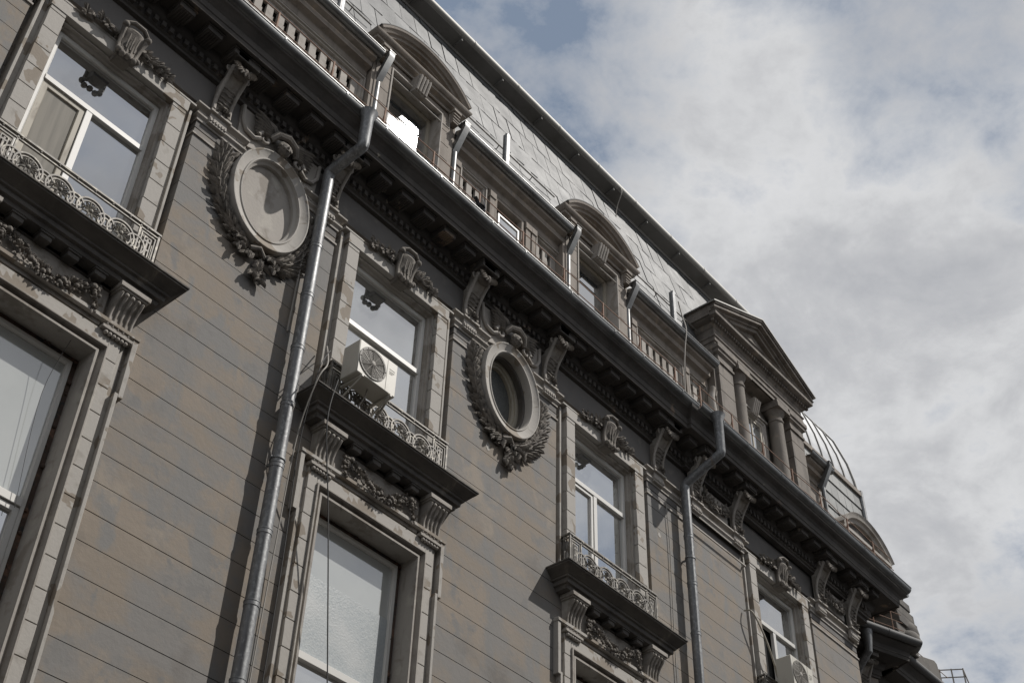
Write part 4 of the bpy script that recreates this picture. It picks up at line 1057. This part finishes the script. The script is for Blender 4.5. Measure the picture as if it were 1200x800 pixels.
# ------------------------------------------------------------------ air conditioners
def ac(loc, label, w=.67, h=.53, dp=.30):
    g = empty('air_conditioner', loc); g['label'] = label; g['category'] = 'air conditioner'; g['group'] = 'air conditioners outside the windows'
    cb = MB(); cb.box(0, w, 0, dp, 0, h); part(cb, 'casing', ACM, g, bevel=.012)
    gr = MB(); cx_, cz_, rr = w*.36, h*.5, h*.42
    gr.oval(cx_, cz_, rr, rr, [(-.02, -.012), (.01, -.012), (.01, .003), (-.02, .003)], 32); gr.disc(cx_, cz_, rr, rr, -.003, 32)
    o = part(gr, 'fan_housing', ACD, g)
    gw = MB()
    for k in range(1, 9): gw.circle((cx_, -.016, cz_), rr*k/9, rr*k/9, .0035, 28, k=5)
    for k in range(12):
        t = math.pi*2*k/12; gw.tube([(cx_, -.018, cz_), (cx_+rr*math.cos(t), -.014, cz_+rr*math.sin(t))], .004, 5)
    gw.ball((cx_, -.016, cz_), .04, 12, 6, sc=(1, .3, 1)); part(gw, 'fan_grille', GCB, g)
    sp = MB(); sp.box(w*.73, w*.735, -.003, .001, .02, h-.02); sp.box(w*.79, w*.93, -.003, 0, h*.72, h*.73)
    for k in range(3): sp.box(w*.79, w*.93-.02*k, -.003, 0, h*.66-k*.02, h*.664-k*.02)
    part(sp, 'front_seam', ACD, g)
    for x in (.08, w-.1):
        bk = MB(); bk.box(x, x+.03, -.02, dp+.35, -.035, -.003); bk.tube([(x+.015, 0, -.03), (x+.015, dp+.28, -.33)], .014, 6)
        part(bk, 'bracket', ACM, g)
    hs = MB(); hs.tube([(w-.05, dp*.5, .12), (w+.03, dp*.6, .05), (w+.04, dp+.1, -.15), (w-.05, dp+.2, -.3)], .016, 8); part(hs, 'hose', GCB, g)
    hs = MB(); hs.tube([(w*.5, dp*.5, -.005), (w*.5, dp*.6, -.12), (w*.46, dp*.9, -.28)], .009, 6)
    part(hs, 'drain_tube', GCB, g)
    return g
ac((7.94, -.50, 10.57), 'white air conditioner with round grille at the window above the near second balcony')
ac((17.98, -.55, 10.62), 'white air conditioner cut by the bottom edge, below the farthest window', .7, .55)

# ------------------------------------------------------------------ cables, birds, small things
def cable(name, pts, r, m_, label, cat='cable'):
    P_ = [Vector(p) for p in pts]; out = []
    for i in range(len(P_)-1):
        p0, p1, p2, p3 = P_[max(i-1, 0)], P_[i], P_[i+1], P_[min(i+2, len(P_)-1)]
        for k in range(6):
            t = k/6; out.append(.5*((2*p1)+(p2-p0)*t+(2*p0-5*p1+4*p2-p3)*t*t+(-p0+3*p1-3*p2+p3)*t**3))
    out.append(P_[-1]); o = MB().tube(out, r, 6).build(name, m_); o['label'] = label; o['category'] = cat; return o
cable('hanging_cable', [(7.72, -.45, 10.3), (7.66, -.44, 9.6), (7.98, -.30, 8.6), (8.22, -.25, 7.4), (8.42, -.22, 6.2), (8.5, -.2, 5.0)], .008, BLK, 'black cable hanging in front of the large lower window right of the near downpipe')
cable('hanging_cable', [(7.75, -.1, 11.05), (7.55, -.42, 10.45), (7.42, -.44, 10.1), (7.45, -.2, 9.4), (7.47, -.12, 8.0), (7.46, -.1, 6.5), (7.45, -.1, 5.0)], .009, GCB, 'grey cable running from the air conditioner down beside the near downpipe')
cable('hanging_cable', [(7.80, -.12, 11.0), (7.62, -.3, 10.72), (7.44, -.41, 10.25), (7.5, -.2, 9.3), (7.6, -.12, 7.8), (7.6, -.12, 5.2)], .006, BLK, 'thin dark cable along the left jamb of the large lower window by the near downpipe')
cable('looped_cable', [(17.50, -.03, 11.95), (17.56, -.16, 11.9), (17.80, -.2, 11.55), (18.0, -.2, 11.2), (18.1, -.2, 10.9)], .016, OW, 'pale looped cable sticking out of the wall left of the farthest window')
cable('wall_cable', [(15.3, -.03, 13.0), (15.34, -.03, 12.2), (15.32, -.03, 11.2), (15.3, -.03, 10.0), (15.34, -.03, 8.5)], .008, GCB, 'thin cable clipped vertically on the wall just left of the far downpipe')
cable('roof_cable', [(16.28, .02, 18.35), (16.32, -.02, 17.95), (16.26, -.12, 17.5), (16.22, -.08, 17.0), (16.22, -.02, 16.3), (16.2, 0, 15.4)], .013, GCB, 'pale cable dangling from the roof over the attic left of the columned dormer')
cable('roof_cable', [(15.35, .66, 21.4), (15.36, .62, 21.2), (15.42, .8, 20.9), (15.5, .9, 20.6)], .012, GCB, 'short pale cable looping over the dark edge at the top of the roof')
cable('window_string', [(4.62, -.02, 9.1), (4.55, .14, 8.3), (4.66, .14, 7.0)], .0028, BLK, 'thin dark string across the glass of the large window at the left edge')

def pigeon(loc, rz, label):
    g = MB(); 
    prof = [(-.17, .02, .02), (-.1, .035, .03), (-.02, .06, .055), (.05, .07, .07), (.10, .055, .10), (.125, .035, .14), (.14, .03, .165), (.16, .022, .17), (.175, .006, .165)]
    rs = [[(x_, r_*math.cos(2*math.pi*k/10), z_+.06+r_*1.0*math.sin(2*math.pi*k/10)) for k in range(10)] for x_, r_, z_ in prof]
    g.rings(rs, True, True); g.prismX([(-.03, .075), (.03, .075), (.02, .085), (-.02, .085)], -.26, -.12)
    for s_ in (-1, 1):
        g.leaf((.06, s_*.06, .15), (-1, s_*.05, -.28), (0, s_*1, .25), .25, .10, .018); g.tube([(.02, s_*.025, .07), (.03, s_*.025, .0)], .007, 6); g.tube([(.0, s_*.025, .0), (.06, s_*.03, .0)], .005, 5)
    g.tube([(.172, 0, .225), (.195, 0, .218)], [.008, .002], 6)
    o = g.build('pigeon', BRD); o.location = loc; o.rotation_euler = (0, 0, rz); o['label'] = label; o['category'] = 'bird'; return o
pigeon((9.72, -.70, 14.80), R(25), 'dark pigeon perched on the gutter right of the near round-headed dormer')

hm = MB()
for zr in (.0, .2, .4): hm.tube([(0, 0, zr), (.55, 0, zr)], .016, 6)
for x in (0, .28, .55): hm.tube([(x, 0, -.5), (x, 0, .42)], .018, 6)
hm.tube([(.55, 0, .4), (.62, 0, 0), (.66, 0, -.5)], .016, 6)
o = part(hm, 'rails', GCB, hr)
o.location = (-29.0+28.25, -1.0, 15.41+1.6); o.rotation_euler = (0, 0, math.atan2(-.42, .26))
